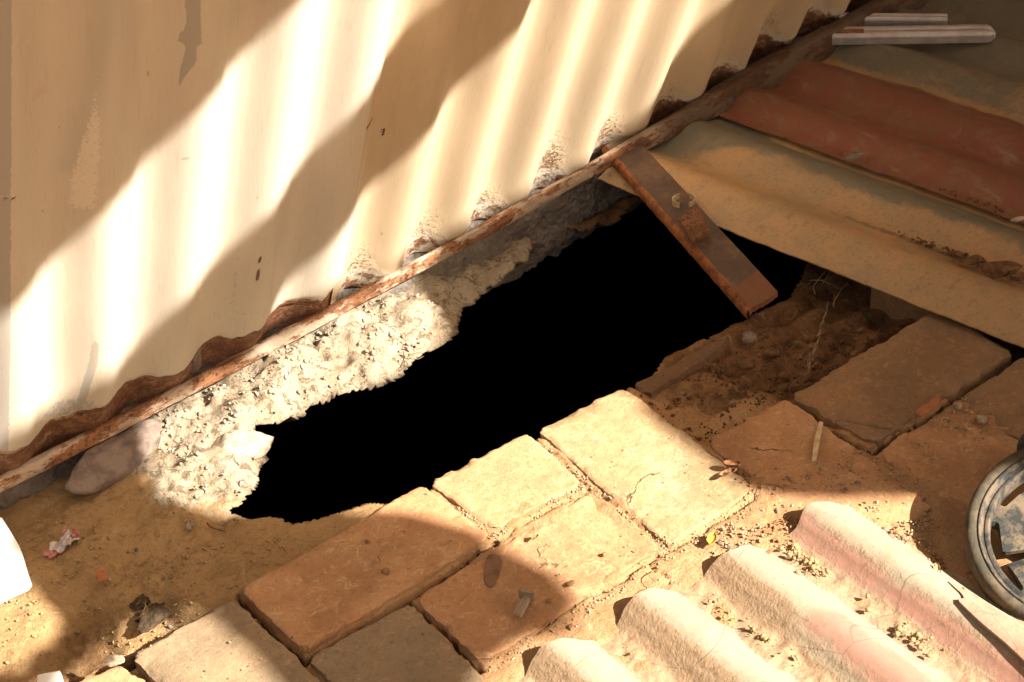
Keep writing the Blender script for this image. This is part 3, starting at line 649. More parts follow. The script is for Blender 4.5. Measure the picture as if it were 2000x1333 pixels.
# ------------------------------------------------------------------ dusty corrugated sheet bottom right
TS0 = np.array([.2185, -.152, 0])                       # crest line start of the right ridge
def tile_sheet(name, x0, x1, y0, y1, zoff, label, rag, seed, attrf, crestx=.2185, slope=0.0):
    n = int((x1-x0)/.0022); m = int((y0-y1)/.0022)
    A_, B_ = np.meshgrid(np.linspace(x0, x1, n), np.linspace(0, 1, m), indexing='ij')
    yt = y0+rag(A_); Yv = yt+(y1-yt)*B_
    sk = -.02*(Yv-y0)+(.0035*fbm(Yv, Yv*0, f=60, o=4, seed=seed+7)*sst(.012, 0, A_-x0) if x1-x0 < .1 else 0)
    ph = (A_-crestx)*2*np.pi/.0885
    # half-buried: valleys filled with dirt are flat
    cv = np.cos(ph); prof = .0104*cv; fill = -.0078+.002*fbm(A_, Yv, f=25, o=4, seed=seed)
    top = np.maximum(prof, fill); top = top+.0004*np.sin((A_*700))*np.clip(1-np.abs(ph % (2*np.pi)-np.pi*1.55)*1.6, 0, 1)
    dirt = sst(.0035, -.0035, prof-fill)
    Zv = .0062+zoff+top+slope*(Yv-y0)+dirt*.0014*fbm(A_, Yv, f=110, o=3, seed=seed+1)
    P = np.stack([A_+sk, Yv, Zv], -1)
    o = sheet_np(name, P, (0, 0, 1), .0026, M_tile, attrf(A_, Yv, dirt, ph), origin=((x0+x1)/2, (y0+y1)/2, 0), flip=True)
    return tag(o, label, 'roofing sheet', 'dust covered fibre sheets at bottom right')
def tat(a, y, dirt, ph):
    r1 = np.exp(-((a-.196)/.018)**2)*.78
    r2 = np.exp(-((a-.128)/.030)**2)*sst(-.22, -.27, y)*.85
    r3 = np.exp(-((a-.17)/.05)**2)*sst(-.28, -.33, y)*.6
    sidedust = sst(-.15, .75, -np.sin(ph))*.62+.22*sst(.2, .9, np.abs(np.sin(ph)))
    sidedust = sidedust*(1-.75*np.maximum(r1, r2)); return {'red': np.maximum(np.maximum(r1, r2), r3), 'dirt': np.clip(dirt*.9+sidedust, 0, 1)}
tile_sheet('fibre_sheet', -.16, .2555, -.143, -.60, .0, 'dusty corrugated sheet of four ridges with pink red paint, half buried at bottom right', lambda a: .004*fbm(a, a*0, f=30, o=3, seed=2)+.003*np.cos((a-.2185)*2*np.pi/.0885)-.013*(a-.0)/.2, 3, tat)
tile_sheet('fibre_sheet', .196, .246, -.312, -.60, .0034, 'broken corner piece with a jagged edge lapped over the end of the right ridge', lambda a: .03*fbm(a, a*0, f=45, o=4, seed=12)-.10*sst(.235, .200, a), 13,
           lambda a, y, d, ph: {'red': .62+0*a, 'dirt': .42+0*a})

# ------------------------------------------------------------------ flat iron across the hole
def iron():
    a0 = gp(1203,312,.0315); a1 = gp(1258,287,.0315); b0 = gp(1463,606,.002); b1 = gp(1520,571,.002)
    root = bpy.data.objects.new('flat_iron', None); put(root, 'flat_iron'); c = (a0+a1+b0+b1)/4; root.location = tuple(c)
    tag(root, 'rusty brown flat iron with an orange edge coloured as if lit lying across the dark hole', 'iron bar')
    n, m = 130, 24
    U_, V_ = np.meshgrid(np.linspace(-.10, 1, n), np.linspace(0, 1, m), indexing='ij')
    P = ((1-U_)*(1-V_))[..., None]*a0+((1-U_)*V_)[..., None]*a1+(U_*(1-V_))[..., None]*b0+(U_*V_)[..., None]*b1
    P[..., 2] += .0004*fbm(P[..., 0], P[..., 1], f=60, o=3, seed=4)-.0012*sst(.12, 0, V_)
    dirv = (b0-a0)/np.linalg.norm(b0-a0); P += (.0012*fbm(U_*6, V_*3, f=3, o=3, seed=9)*(U_ > .97))[..., None]*dirv
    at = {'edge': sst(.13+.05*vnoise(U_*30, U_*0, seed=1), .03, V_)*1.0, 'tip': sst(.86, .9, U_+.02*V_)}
    sheet_np('plate', P, (0, 0, 1), .006, M_iron, at, root, c*0)
    for ch in root.children:
        ch.location = -Vector(c)
    # side flange along the left edge, its lit look put into the orange colour
    n2 = 130; u = np.linspace(-.10, 1, n2); L_ = a0[None]*(1-u[:, None])+b0[None]*u[:, None]
    perp = np.cross(dirv, [0, 0, 1]); perp /= np.linalg.norm(perp)
    if perp@(a1-a0) > 0: perp = -perp
    Q = np.zeros((n2, 6, 3))
    for j, (o, z) in enumerate([(0, .0008), (.002, .0003), (.0036, -.001), (.0042, -.004), (.0040, -.008), (.003, -.011)]):
        nn = .0008*fbm(u, u*0+j, f=50, o=3, seed=3); Q[:, j] = L_+perp*(o-.002+nn[:, None]); Q[:, j, 2] += z+nn
    f = sheet_np('flange', Q, np.array([-perp[0]*.4, -perp[1]*.4, .6]), .0015, M_flange, None, root, c*0); f.location = -Vector(c)
    # raised tab and curled lip near the middle
    mid = gp(1333, 388, .03)
    bm = bmesh.new()
    def strip(ctr, r, a0_, a1_, w_, h_):
        k = 14; pv = []
        for i in range(k+1):
            t = a0_+(a1_-a0_)*i/k; x = ctr[0]+r*math.cos(t); y = ctr[1]+r*math.sin(t)
            pv.append((bm.verts.new((x, y, ctr[2])), bm.verts.new((x*1, y, ctr[2]+h_)), bm.verts.new((x+w_*math.cos(t), y+w_*math.sin(t), ctr[2]+h_)), bm.verts.new((x+w_*math.cos(t), y+w_*math.sin(t), ctr[2]))))
        for i in range(k):
            for j in range(4): bm.faces.new((pv[i][j], pv[i+1][j], pv[i+1][(j+1) % 4], pv[i][(j+1) % 4]))
        bm.faces.new(pv[0]); bm.faces.new(pv[-1][::-1])
    zc = mid[2]-.006
    strip(np.array([mid[0]-.002, mid[1]+.001, zc]), .0078, 1.0, 3.9, .0012, .007)
    strip(np.array([mid[0]+.003, mid[1]-.001, zc]), .0095, -1.9, .5, .0012, .006)
    me = bpy.data.meshes.new('ring_lug'); bm.to_mesh(me); bm.free(); me.materials.append(M_root)
    o = bpy.data.objects.new('ring_lug', me); put(o, 'ring_lug', root); o.location = -Vector(c)
    # plate seam: raised rectangular patch
    r0, r1, r2, r3 = gp(1325,432,.0275), gp(1362,410,.0275), gp(1388,455,.0235), gp(1352,478,.0235)
    V = []
    for k, dz in ((0, .0), (1, -.004)): V += [tuple(np.array(q)+[0, 0, dz+.0035]) for q in (r0, r1, r2, r3)]
    o = mesh_np('patch_plate', V, [(0, 3, 2, 1), (4, 5, 6, 7), (0, 1, 5, 4), (1, 2, 6, 5), (2, 3, 7, 6), (3, 0, 4, 7)], M_dark_rust, False, None, root); o.location = -Vector(c)
M_flange = simple('lit_orange_rust', (.24, .085, .028), (.12, .045, .02), .85, 90, .002)
iron()

# wooden board under the yellow sheet
def prism(name, top, depth, mat, label, cat, bev=.002, group=None):
    """slab from a top quad (world points) going down by depth, softly bevelled"""
    c = np.mean(top, 0); bm = bmesh.new()
    t = [bm.verts.new(tuple(np.array(p)-c)) for p in top]; b_ = [bm.verts.new(tuple(np.array(p)-c-[0, 0, depth])) for p in top]
    bm.faces.new(t); bm.faces.new(b_[::-1])
    k = len(top)
    for i in range(k): bm.faces.new((t[i], b_[i], b_[(i+1) % k], t[(i+1) % k]))
    bmesh.ops.recalc_face_normals(bm, faces=bm.faces)
    bmesh.ops.bevel(bm, geom=bm.edges[:], offset=bev, segments=2, affect='EDGES', profile=.6)
    bmesh.ops.subdivide_edges(bm, edges=bm.edges[:], cuts=2, use_grid_fill=True)
    for v in bm.verts:
        w_ = v.co+Vector(c); nz = float(fbm(np.array([w_.x]), np.array([w_.y]), np.array([w_.z]), f=70, o=2, seed=3)[0]); v.co *= 1+.03*nz
    me = bpy.data.meshes.new(name); bm.to_mesh(me); bm.free(); me.materials.append(mat)
    o = bpy.data.objects.new(name, me); put(o, name); o.location = tuple(c); 
    return tag(o, label, cat, group)
prism('brick_block', [gp(1700,545,-.006), gp(1835,592,-.006), gp(1905,540,-.006), gp(1760,480,-.006)], .05, M_brick_dim, 'dim brown brick showing its side under the edge of the yellow sheet', 'brick')

# ------------------------------------------------------------------ stones
def rock_mesh(r, seed, sub=3, rough=.28, flat=(1, .8, .6)):
    bm = bmesh.new(); bmesh.ops.create_icosphere(bm, subdivisions=sub, radius=1)
    co = np.array([v.co[:] for v in bm.verts])
    nz = fbm(co[:, 0]+seed*3.1, co[:, 1], co[:, 2], f=1.1, o=5, seed=seed, gain=.55)
    pl = np.random.default_rng(seed).normal(size=(9, 3)); pl /= np.linalg.norm(pl, axis=1)[:, None]
    d = co*(1+rough*nz+.05*fbm(co[:, 0], co[:, 1], co[:, 2], f=5, o=3, seed=seed+2))[:, None]
    for q in pl:
        k = d@q; ov = np.clip(k-.72, 0, None); d -= ov[:, None]*q*.85
    d *= np.array(flat)*r
    for v, c in zip(bm.verts, d): v.co = c
    me = bpy.data.meshes.new('stone'); bm.to_mesh(me); bm.free()
    me.polygons.foreach_set('use_smooth', [True]*len(me.polygons)); return me
def stone(px, py, z, r, mat, label, seed, flat=(1, .8, .6), rz=0, tl=0, sub=4, name='stone', group=None, cat='stone', rough=.28):
    me = rock_mesh(r, seed, sub, rough, flat); me.materials.append(mat)
    o = bpy.data.objects.new(name, me); put(o, name); p = gp(px, py, z); o.location = tuple(p); o.rotation_euler = (tl, tl*.5, rz)
    return tag(o, label, cat, group)
stone(377, 704, .030, .0165, M_stone_dim, 'pointed grey brown stone wedged between the rusty sheet foot and the bar', 3, (.75, .6, 1.15), .5, .2)
stone(222, 905, -.010, .048, M_stone_dim, 'big rounded brown stone in shade below the rusty bar at the left', 5, (1.15, .55, .48), .35)
stone(462, 880, -.016, .030, M_stone, 'large pale sunlit lump of mortar sticking out over the hole', 8, (1.1, .85, .5), .2)
prism('white_slab', [gp(-60,1000,.0), gp(4,1012,.0), gp(38,1064,.0), gp(56,1124,.0), gp(48,1134,.0), gp(-60,1188,.0)], .012, M_white2, 'bright white slab in full sun at the left edge of the photo', 'slab', .0012)
stone(225, 1290, .004, .008, M_stone, 'small pale stone at the corner of the bottom left brick', 23)
stone(1918, 820, .006, .0052, M_stone, 'small round pale pebble right of the terracotta flake', 27, (1, .95, .9))
for i, (px, py, r) in enumerate([(1876, 795, .0035)]): pass
stone(1872, 793, .004, .0036, M_stone, 'tiny white pebble at the crevice beside the cracked brick', 28, (1, .95, .9))
lab = ['brown clod in the trench close to the hole', 'pale flat clod on the trench ledge', 'large round brown clod in the middle of the trench', 'brown clod above the big trench clod', 'flat clod at the low side of the trench', 'small clod beside the cracked brick in the trench']
for i, (px, py, r) in enumerate([(1345, 715, .005), (1465, 660, .010), (1457, 712, .0085), (1505, 690, .008), (1455, 745, .0085), (1530, 735, .005)]):
    stone(px, py, -.021-.002*(i % 3), r, M_crumb_dim if i != 1 else M_stone_dim, lab[i], 40+i, (1, .9, .7), i, sub=3, name='clod', cat='clod', group='soil clods in the trench')
for i, (px, py, r, l) in enumerate([(1905, 508, .013, 'smaller grey brown dirt lump on the yellow sheet'), (1955, 525, .020, 'large crumbly dirt lump on the yellow sheet at the right edge'), (1990, 540, .012, 'dirt lump at the far right end on the yellow sheet'), (1870, 497, .009, 'dirt lump leftmost of those on the yellow sheet')]):
    w_ = gp(px, py, .022); stone(px, py, .026, r*.8, M_crumb_dim, l, 60+i, (1.2, .7, .45), -.9, sub=4, name='dirt_lump', cat='dirt lump', group='dirt lumps on the yellow sheet', rough=.6)
stone(1672, 303, .030, .009, M_stone_dim, 'pale flake of mortar on the seam between the red and yellow sheets', 70, (1.5, .5, .4), -.2, sub=3, name='mortar_flake', cat='mortar flake')
stone(1990, 428, .030, .006, M_stone, 'small yellow pebble on the sheet seam at the right edge', 71, (1.6, .6, .5), -.5, sub=3, name='pebble', cat='pebble')
stone(1180, 1088-5, .003, .003, M_drybrown, 'tiny brown crumb on the clear plastic brick, right of its middle', 72, sub=2, name='pebble', cat='pebble')
# blobs of dried dirt on the bricks
spots = [(1115,1140,.0042,'brown blob below the middle of the smeared brick'),(1115,1225,.0042,'dark brown blob near the lower corner of the smeared brick'),(795,1255,.0045,'upper reddish spot on the greyish bottom brick'),(815,1265,.0048,'right reddish spot on the greyish bottom brick'),(797,1268,.004,'left reddish spot on the greyish bottom brick'),(752,1115,.0045,'round brown blob on the shaded orange brick'),(717,1057,.003,'small brown blob high on the shaded orange brick'),(792,1217,.0025,'tiny dark spot at the top of the greyish brick'),(1072,1173,.0032,'brown crumb under the clear plastic scrap'),(833,1300,.004,'reddish spot nearest the bottom of the greyish brick')]
for i, (px, py, r, l) in enumerate(spots):
    stone(px, py, .004 if py < 1200 else .000, r, M_drybrown, l, 80+i, (1, .8, .35), i, sub=2, name='dirt_spot', cat='dirt spot', group='dried dirt spots on the bricks')

# scatter helper: many tiny irregular crumbs in one object
_ico = None
def crumbs(name, polys, n, r0, r1, mat, zoff=.0006, zfun=None, seed=1, zp=0.0):
    rng = np.random.default_rng(seed)
    bm = bmesh.new(); bmesh.ops.create_icosphere(bm, subdivisions=1, radius=1); bco = np.array([v.co[:] for v in bm.verts]); bf = np.array([[v.index for v in f.verts] for f in bm.faces]); bm.free()
    Vs = []; Fs = []; off = 0; cnt = 0
    per = [n//len(polys)]*len(polys)
    for poly, k in zip(polys, per):
        pw = np.array([gp(px, py, zp)[:2] for px, py in poly]); lo = pw.min(0); hi = pw.max(0); got = []
        while len(got) < k:
            c = rng.uniform(lo, hi, (k*3, 2)); ins = pip(pw, c[:, 0], c[:, 1]); c = c[ins]
            cl = vnoise(c[:, 0]*45, c[:, 1]*45, seed=seed)+.4*rng.uniform(-1, 1, len(c)); c = c[cl > -.05]; got += list(c)
            if len(c) == 0: break
        got = np.array(got[:k]); sdh = sdf(HP, got[:, 0], got[:, 1]); got = got[sdh > .004]
        zz = (zfun(got[:, 0], got[:, 1]) if zfun else ground_z(got[:, 0], got[:, 1])[0])
        for (x, y), z in zip(got, zz):
            r = r0+(r1-r0)*rng.random()**3; A_ = rng.normal(size=(3, 3)); q, _ = np.linalg.qr(A_)
            v = (bco*(1+.5*rng.uniform(-1, 1, (len(bco), 1)))*np.array([1, .8, .6])*r)@q.T+[x, y, z+zoff+r*.25]
            Vs.append(v); Fs.append(bf+off); off += len(bco)
    o = mesh_np(name, np.concatenate(Vs), np.concatenate(Fs), mat, False); o['kind'] = 'stuff'; return o
crumbs('rubble_grit', [[(300,800),(680,600),(840,540),(880,600),(860,650),(620,760),(500,830),(500,930),(330,960)]], 800, .0004, .0032, M_crumb_pale, seed=3)
crumbs('trench_crumbs', [[(1230,760),(1455,625),(1590,520),(1760,600),(1540,760),(1380,850)]], 900, .0004, .0028, M_crumb_dim, seed=4)
crumbs('soil_grit', [[(0,1000),(300,930),(600,1040),(450,1150),(200,1280),(0,1333)]], 800, .0003, .0024, M_soilgrit, seed=5)
def zt(x, y): return np.full(x.shape, .0035)
crumbs('brick_litter', [[(970,1050),(1150,950),(1305,1066),(950,1296),(800,1165)], [(460,1150),(830,940),(965,1048),(592,1270)], [(1045,835),(1213,757),(1475,957),(1305,1066)], [(600,1290),(800,1180),(950,1333),(640,1333)], [(250,1280),(455,1165),(600,1300),(560,1333),(300,1333)]], 260, .0003, .0014, M_crumb, zfun=zt, seed=6)
crumbs('joint_sand', [[(1140,945),(1160,945),(1318,1062),(1300,1076)], [(960,1045),(1140,940),(1155,952),(975,1060)], [(1025,840),(1045,830),(1160,935),(1140,950)], [(940,1295),(1305,1066),(1330,1085),(960,1320)], [(820,935),(840,935),(975,1045),(955,1055)], [(1300,1066),(1480,957),(1500,985),(1330,1085)]], 1500, .0003, .0016, M_crumb, zoff=.0004, seed=7)
crumbs('leaf_litter', [[(1380,880),(1410,870),(1500,950),(1540,1000),(1500,1000)], [(1710,1040),(1790,1020),(1850,1110),(1800,1130)], [(1480,1030),(1560,1000),(1590,1050),(1510,1070)]], 420, .0004, .0024, M_drybrown, zoff=.0006, seed=8)
crumbs('path_grit', [[(1310,1080),(1500,990),(1820,970),(1830,1130),(1980,1280),(1900,1260),(1640,1000),(1400,1090)], [(1480,960),(1860,780),(1990,760),(1880,930),(1800,970)]], 1500, .0003, .0022, M_crumb, zoff=.0015, seed=9)
crumbs('chips', [[(0,1000),(300,930),(600,1040),(450,1150),(200,1280),(0,1333)], [(1310,1080),(1500,990),(1820,970),(1830,1130),(1640,1000),(1400,1090)], [(1480,960),(1400,870),(1540,780),(1700,880),(1860,790),(1990,760),(1880,930),(1800,970)]], 90, .0015, .0042, M_stone_dim, zoff=-.0008, seed=19)
crumbs('pale_chips', [[(200,1000),(460,1020),(420,1130),(200,1200)], [(1310,1080),(1500,990),(1820,970),(1830,1130),(1640,1000)], [(1180,1150),(1300,1090),(1340,1140),(1100,1240)]], 60, .0008, .0026, M_crumb_pale, zoff=-.0003, seed=20)
def zseam(x, y): return np.full(x.shape, .0185)
crumbs('seam_debris', [[(1395,212),(1690,312),(2000,425),(2000,436),(1690,322),(1390,220)], [(1250,330),(1330,345),(1500,420),(1330,352)], [(1680,430),(1900,500),(1990,530),(1990,550),(1880,512),(1690,440)]], 520, .0004, .0026, M_crumb_dim, zfun=zseam, seed=12, zp=.0185)
# loose earth along the furrows of the buried sheet
def furrow(px0, px1, wdt, n, seed):
    a = gp(*px0, .003); b_ = gp(*px1, .003); rng = np.random.default_rng(seed)
    return a, b_
def furrow_crumbs():
    rng = np.random.default_rng(5); bm = bmesh.new(); bmesh.ops.create_icosphere(bm, subdivisions=1, radius=1); bco = np.array([v.co[:] for v in bm.verts]); bf = np.array([[v.index for v in f.verts] for f in bm.faces]); bm.free()
    Vs = []; Fs = []; off = 0
    for cx, n, y0, y1, lump in ((.1743, 1900, -.16, -.42, 1.5), (.0858, 1000, -.17, -.36, 1.2), (-.0027, 300, -.17, -.3, 1.0), (-.09, 100, -.15, -.2, 1)):
        for _ in range(n):
            y = rng.uniform(y1, y0); t = vnoise(np.array([y*35]), np.array([cx*9]), seed=3)[0]
            if rng.random() > .12+.8*t: continue
            x = cx+rng.normal()*.0045-.02*(y+.143); r = (.00025+.0016*rng.random()**7)*lump
            q, _ = np.linalg.qr(rng.normal(size=(3, 3)))
            Vs.append((bco*(1+.5*rng.uniform(-1, 1, (len(bco), 1)))*r)@q.T+[x, y, .0018+r*.5]); Fs.append(bf+off); off += len(bco)
    o = mesh_np('furrow_earth', np.concatenate(Vs), np.concatenate(Fs), M_soilgrit, False); o['kind'] = 'stuff'
furrow_crumbs()

# ------------------------------------------------------------------ long thin things
def tube_obj(name, paths, rad, mat, parent=None, taper=True, sides=6):
    V = []; F = []
    for P in paths:
        P = [np.array(p, float) for p in P]; n = len(P); base = len(V)
        for i, p in enumerate(P):
            t = P[min(i+1, n-1)]-P[max(i-1, 0)]; t /= np.linalg.norm(t)+1e-9
            a = np.cross(t, [0, 0, 1]); a = a/np.linalg.norm(a) if np.linalg.norm(a) > 1e-4 else np.array([1., 0, 0]); b_ = np.cross(t, a)
            r = rad*(1-.7*i/(n-1) if taper else 1)
            for k in range(sides):
                an = 2*math.pi*k/sides; V.append(p+r*(a*math.cos(an)+b_*math.sin(an)))
        for i in range(n-1):
            for k in range(sides):
                k2 = (k+1) % sides; F.append((base+i*sides+k, base+(i+1)*sides+k, base+(i+1)*sides+k2, base+i*sides+k2))
        F.append(tuple(base+k for k in range(sides))[::-1]); F.append(tuple(base+(n-1)*sides+k for k in range(sides)))
    return mesh_np(name, V, F, mat, True, None, parent)
def curve_pts(pts, n=14):
    P = np.array(pts, float); t = np.linspace(0, len(P)-1, n); r = []
    for u in t:
        i = min(int(u), len(P)-2); f = u-i; p0 = P[max(i-1, 0)]; p1 = P[i]; p2 = P[i+1]; p3 = P[min(i+2, len(P)-1)]
        r.append(.5*((2*p1)+(-p0+p2)*f+(2*p0-5*p1+4*p2-p3)*f*f+(-p0+3*p1-3*p2+p3)*f**3))
    return r
rt1 = [curve_pts([gp(*q) for q in pa]) for pa in ([(795,695,-.02),(812,690,-.016),(825,688,-.014),(836,675,-.012)], [(800,700,-.02),(815,702,-.015),(828,696,-.013)], [(798,690,-.02),(806,705,-.014),(803,708,-.012)], [(806,688,-.02),(822,680,-.015),(818,690,-.013)])]
tag(tube_obj('root', rt1, .0006, M_root), 'wisp of fine pale roots hanging over the rubble lip', 'roots')
rt2 = [curve_pts([gp(*q) for q in pa], 20) for pa in ([(1578,722,-.026),(1584,700,-.025),(1590,680,-.026),(1598,655,-.026),(1606,630,-.03),(1615,600,-.033)],)]
pr = [curve_pts([gp(*q) for q in pa], 18) for pa in ([(1580,725,-.026),(1583,705,-.024),(1588,690,-.024),(1592,672,-.026)], [(1584,710,-.026),(1592,685,-.024),(1600,652,-.027),(1607,628,-.030)], [(1598,660,-.027),(1604,635,-.028),(1613,612,-.032),(1618,590,-.034)], [(1578,718,-.027),(1580,700,-.026),(1585,686,-.026)])]
pr = [[p+np.array([.0005, .0005, .0004])*RNG.normal(size=3) for p in q] for q in pr]
o = tube_obj('plaster_root', pr, .0017, M_plast, taper=True); tag(o, 'pale crusty root running up the wall of the trench', 'root')
tw = []
for a in ([(1588,560,-.035),(1600,545,-.03),(1612,530,-.026)], [(1583,548,-.035),(1605,548,-.03),(1622,556,-.03)], [(1603,560,-.035),(1616,540,-.03),(1622,530,-.027)], [(1630,590,-.03),(1640,570,-.026),(1655,553,-.024)], [(1592,575,-.035),(1588,560,-.03)], [(1628,600,-.03),(1630,575,-.028)]):
    tw.append(curve_pts([gp(*q) for q in a], 6))
tag(tube_obj('straw', tw, .0008, M_straw), 'tuft of dry straw in the dark corner of the trench', 'straw')
tag(tube_obj('dry_straw', [curve_pts([gp(*q) for q in [(1278,1115,.002),(1268,1125,.006),(1282,1142,.006),(1262,1150,.003),(1240,1165,.002)]], 14)], .0005, M_drybrown), 'thin wiry stem at the shadow beside the buried sheet', 'stem')
tag(tube_obj('dry_straw', [curve_pts([gp(*q) for q in [(1745,1038,.004),(1765,1050,.008),(1782,1058,.003)]], 8)], .0006, M_straw), 'straight pale straw lying on the litter by the wheel shadow', 'straw')
tag(tube_obj('bent_wire', [curve_pts([gp(*q) for q in [(405,1022,-.008),(412,1030,-.008),(436,1037,-.008),(442,1026,-.008)]], 10)], .0009, M_dark_rust), 'small bent wire lying on the soil near the rim of the hole', 'wire')
tag(tube_obj('grass_tuft', [curve_pts([gp(*q) for q in a], 8) for a in ([(270,1195,-.012),(282,1190,-.004),(285,1170,0)], [(262,1210,-.012),(275,1203,-.004),(284,1188,.0)], [(280,1200,-.012),(288,1190,-.006),(280,1176,-.002)], [(268,1180,-.012),(275,1172,-.006)])], .0006, M_straw), 'few dry stems growing from a dark hollow in the soil', 'grass')
stone(288, 1205, -.020, .013, M_dark, 'dark clump of matted roots in the hollow of the soil', 91, (1.3, .7, .5), .3, name='root_clump', cat='clump', rough=.8)
stone(275, 1180, -.018, .008, M_dark, 'smaller dark clump of matted roots above the larger one', 92, (1.3, .7, .5), .3, name='root_clump', cat='clump', rough=.8)
def slab(name, pts, z, th, mat, label, cat, bev=.0004):
    top = [gp(px, py, z) for px, py in pts]
    return prism(name, top, th, mat, label, cat, bev)
slab('flat_stick', [(1600,822),(1608,824),(1600,868),(1594,900),(1585,902),(1589,865)], .0045, .0022, simple('pale_stick', (.55, .42, .25), (.42, .30, .17), .8, 150, .0006), 'flat pale wooden stick lying on the dusty orange brick', 'stick')
slab('terracotta_flake', [(1785,806),(1795,795),(1815,785),(1828,770),(1838,768),(1836,785),(1815,802),(1798,812)], .010, .002, M_terra, 'orange terracotta flake bridging the crevice of the cracked brick', 'flake')
slab('terracotta_chip', [(185,1112),(205,1112),(210,1130),(192,1137)], -.006, .002, M_terra, 'small orange chip lying on the shaded soil', 'chip')
slab('dark_smear', [(950,1090),(956,1083),(966,1081),(976,1086),(981,1096),(978,1112),(972,1130),(967,1142),(958,1148),(950,1143),(945,1132),(946,1115),(947,1102)], .0022, .002, simple('brown_smear', (.20, .11, .06), (.13, .072, .04), .9, 90, .002), 'long dark brown smear on the orange brick', 'mud smear', .001)  # thin dark brown patch on the brick top
slab('brick_flake', [(1480,1182-100),(1500,1075),(1515,1068),(1495,1090)], .004, .002, M_drybrown, 'small dry brown leaf by the end of the buried sheet', 'leaf')
# yellow leaf, crumpled
def leaf(px, py, z, r, mat, label, seed, rz):
    n = 14; u, v = np.meshgrid(np.linspace(-1, 1, n), np.linspace(-1, 1, n), indexing='ij')
    w_ = np.sqrt(np.clip(1-u*u, 0, 1))*.5; x = u*r; y = v*w_*r; z_ = r*(.3*v*v+.25*fbm(u, v, f=1.3, o=3, seed=seed))
    c, s = math.cos(rz), math.sin(rz); p = gp(px, py, z)
    P = np.stack([c*x-s*y, s*x+c*y, z_], -1)
    o = sheet_np('dry_leaf', P, (0, 0, 1), .0003, mat, None, None, (0, 0, 0)); o.location = tuple(p)
    return tag(o, label, 'leaf', 'small dry leaves on the ground')
leaf(1390, 1056, .004, .0075, M_leaf, 'yellow curled leaf in the sun between the big brick and the buried sheet', 3, .6)
leaf(1430, 908, .010, .008, M_drybrown, 'brown leaf sticking up at the right corner of the big bright brick', 4, -.9)
leaf(1422, 925, .008, .009, M_drybrown, 'dark brown leaf at the corner of the big bright brick, lower of two', 5, -.2)
leaf(1830, 1112, .006, .006, M_straw, 'pale dry leaf on the rim of the wheel shadow', 6, .9)
leaf(1045, 1050, .006, .004, M_drybrown, 'tiny grey leaf on the smeared brick near its top corner', 7, .2)

# crumpled wrapper
def crumple(px, py, z, sx, sy, rz, mat, name, parent, seed, base):
    n = 26; u, v = np.meshgrid(np.linspace(-1, 1, n), np.linspace(-1, 1, n), indexing='ij')
    x = u*sx*(1+.2*vnoise(v*2, u*0, seed=seed)); y = v*sy*(1+.3*vnoise(u*2, v*0+3, seed=seed)); zz = .5*sy*np.abs(fbm(u, v, f=1.6, o=4, seed=seed))*1.3
    c, s = math.cos(rz), math.sin(rz); P = np.stack([c*x-s*y, s*x+c*y, zz], -1)
    o = sheet_np(name, P, (0, 0, 1), .0003, mat, None, parent, (0, 0, 0)); o.location = tuple(gp(px, py, z)-base); return o
wr = bpy.data.objects.new('candy_wrapper', None); put(wr, 'candy_wrapper'); wb0 = gp(120, 1065, -.012); wr.location = tuple(wb0)
tag(wr, 'crumpled white and pink sweet wrapper lying on the shaded soil', 'wrapper')
crumple(124, 1064, -.008, .0120, .0078, .35, M_wrap, 'wrapper_body', wr, 3, wb0)
crumple(96, 1078, -.008, .006, .0028, .3, M_pink, 'pink_end', wr, 5, wb0)
crumple(104, 1084, -.008, .005, .0022, .1, M_pink, 'pink_end', wr, 7, wb0)
crumple(144, 1046, -.008, .0042, .0055, .3, M_pink, 'pink_end', wr, 8, wb0)
crumple(127, 1036, -.008, .0042, .0018, 1.0, M_pink, 'pink_end', wr, 9, wb0)
# scraps of clear plastic
def scrap(px, py, z, s1, rz, label):
    r_ = bpy.data.objects.new('plastic_scrap', None); put(r_, 'plastic_scrap'); c = gp(px, py, z); r_.location = tuple(c); r_.rotation_euler = (0, 0, rz)
    tag(r_, label, 'plastic scrap')
    P = []
    k = 12
    for i in range(k+1):
        t = math.pi*(.1+.8*i/k); P.append((math.cos(t)*s1*.22, math.sin(t)*s1*.22))
    pts = np.array([[[x-s1*0, P[i][0], P[i][1]] for x in np.linspace(-s1*.5, s1*.5, 6)] for i in range(k+1)])
    sheet_np('tube_wall', pts, (0, 0, 1), .0004, M_clear, None, r_, (0, 0, 0))
    V = [(s1*.5+a*s1*.12, b_*s1*.3, c_*s1*.42) for a in (0, 1) for b_ in (-1, 1) for c_ in (0, 1)]
    mesh_np('cap', V, [(0, 1, 3, 2), (4, 6, 7, 5), (0, 4, 5, 1), (2, 3, 7, 6), (1, 5, 7, 3), (0, 2, 6, 4)], M_clear, False, None, r_)
    return r_
scrap(1018, 1190, .0045, .022, .55, 'broken clear plastic tube lying on the smeared orange brick')
scrap(368, 1030, -.008, .010, 1.2, 'tiny clear plastic scrap on the soil near the bent wire')

# white block bottom left
prism('white_block', [gp(72,1318,.006), gp(118,1308,.006), gp(122,1345,.006), gp(72,1355,.006)], .02, M_white2, 'small white block with a bright top edge at the bottom left corner', 'block', .002)

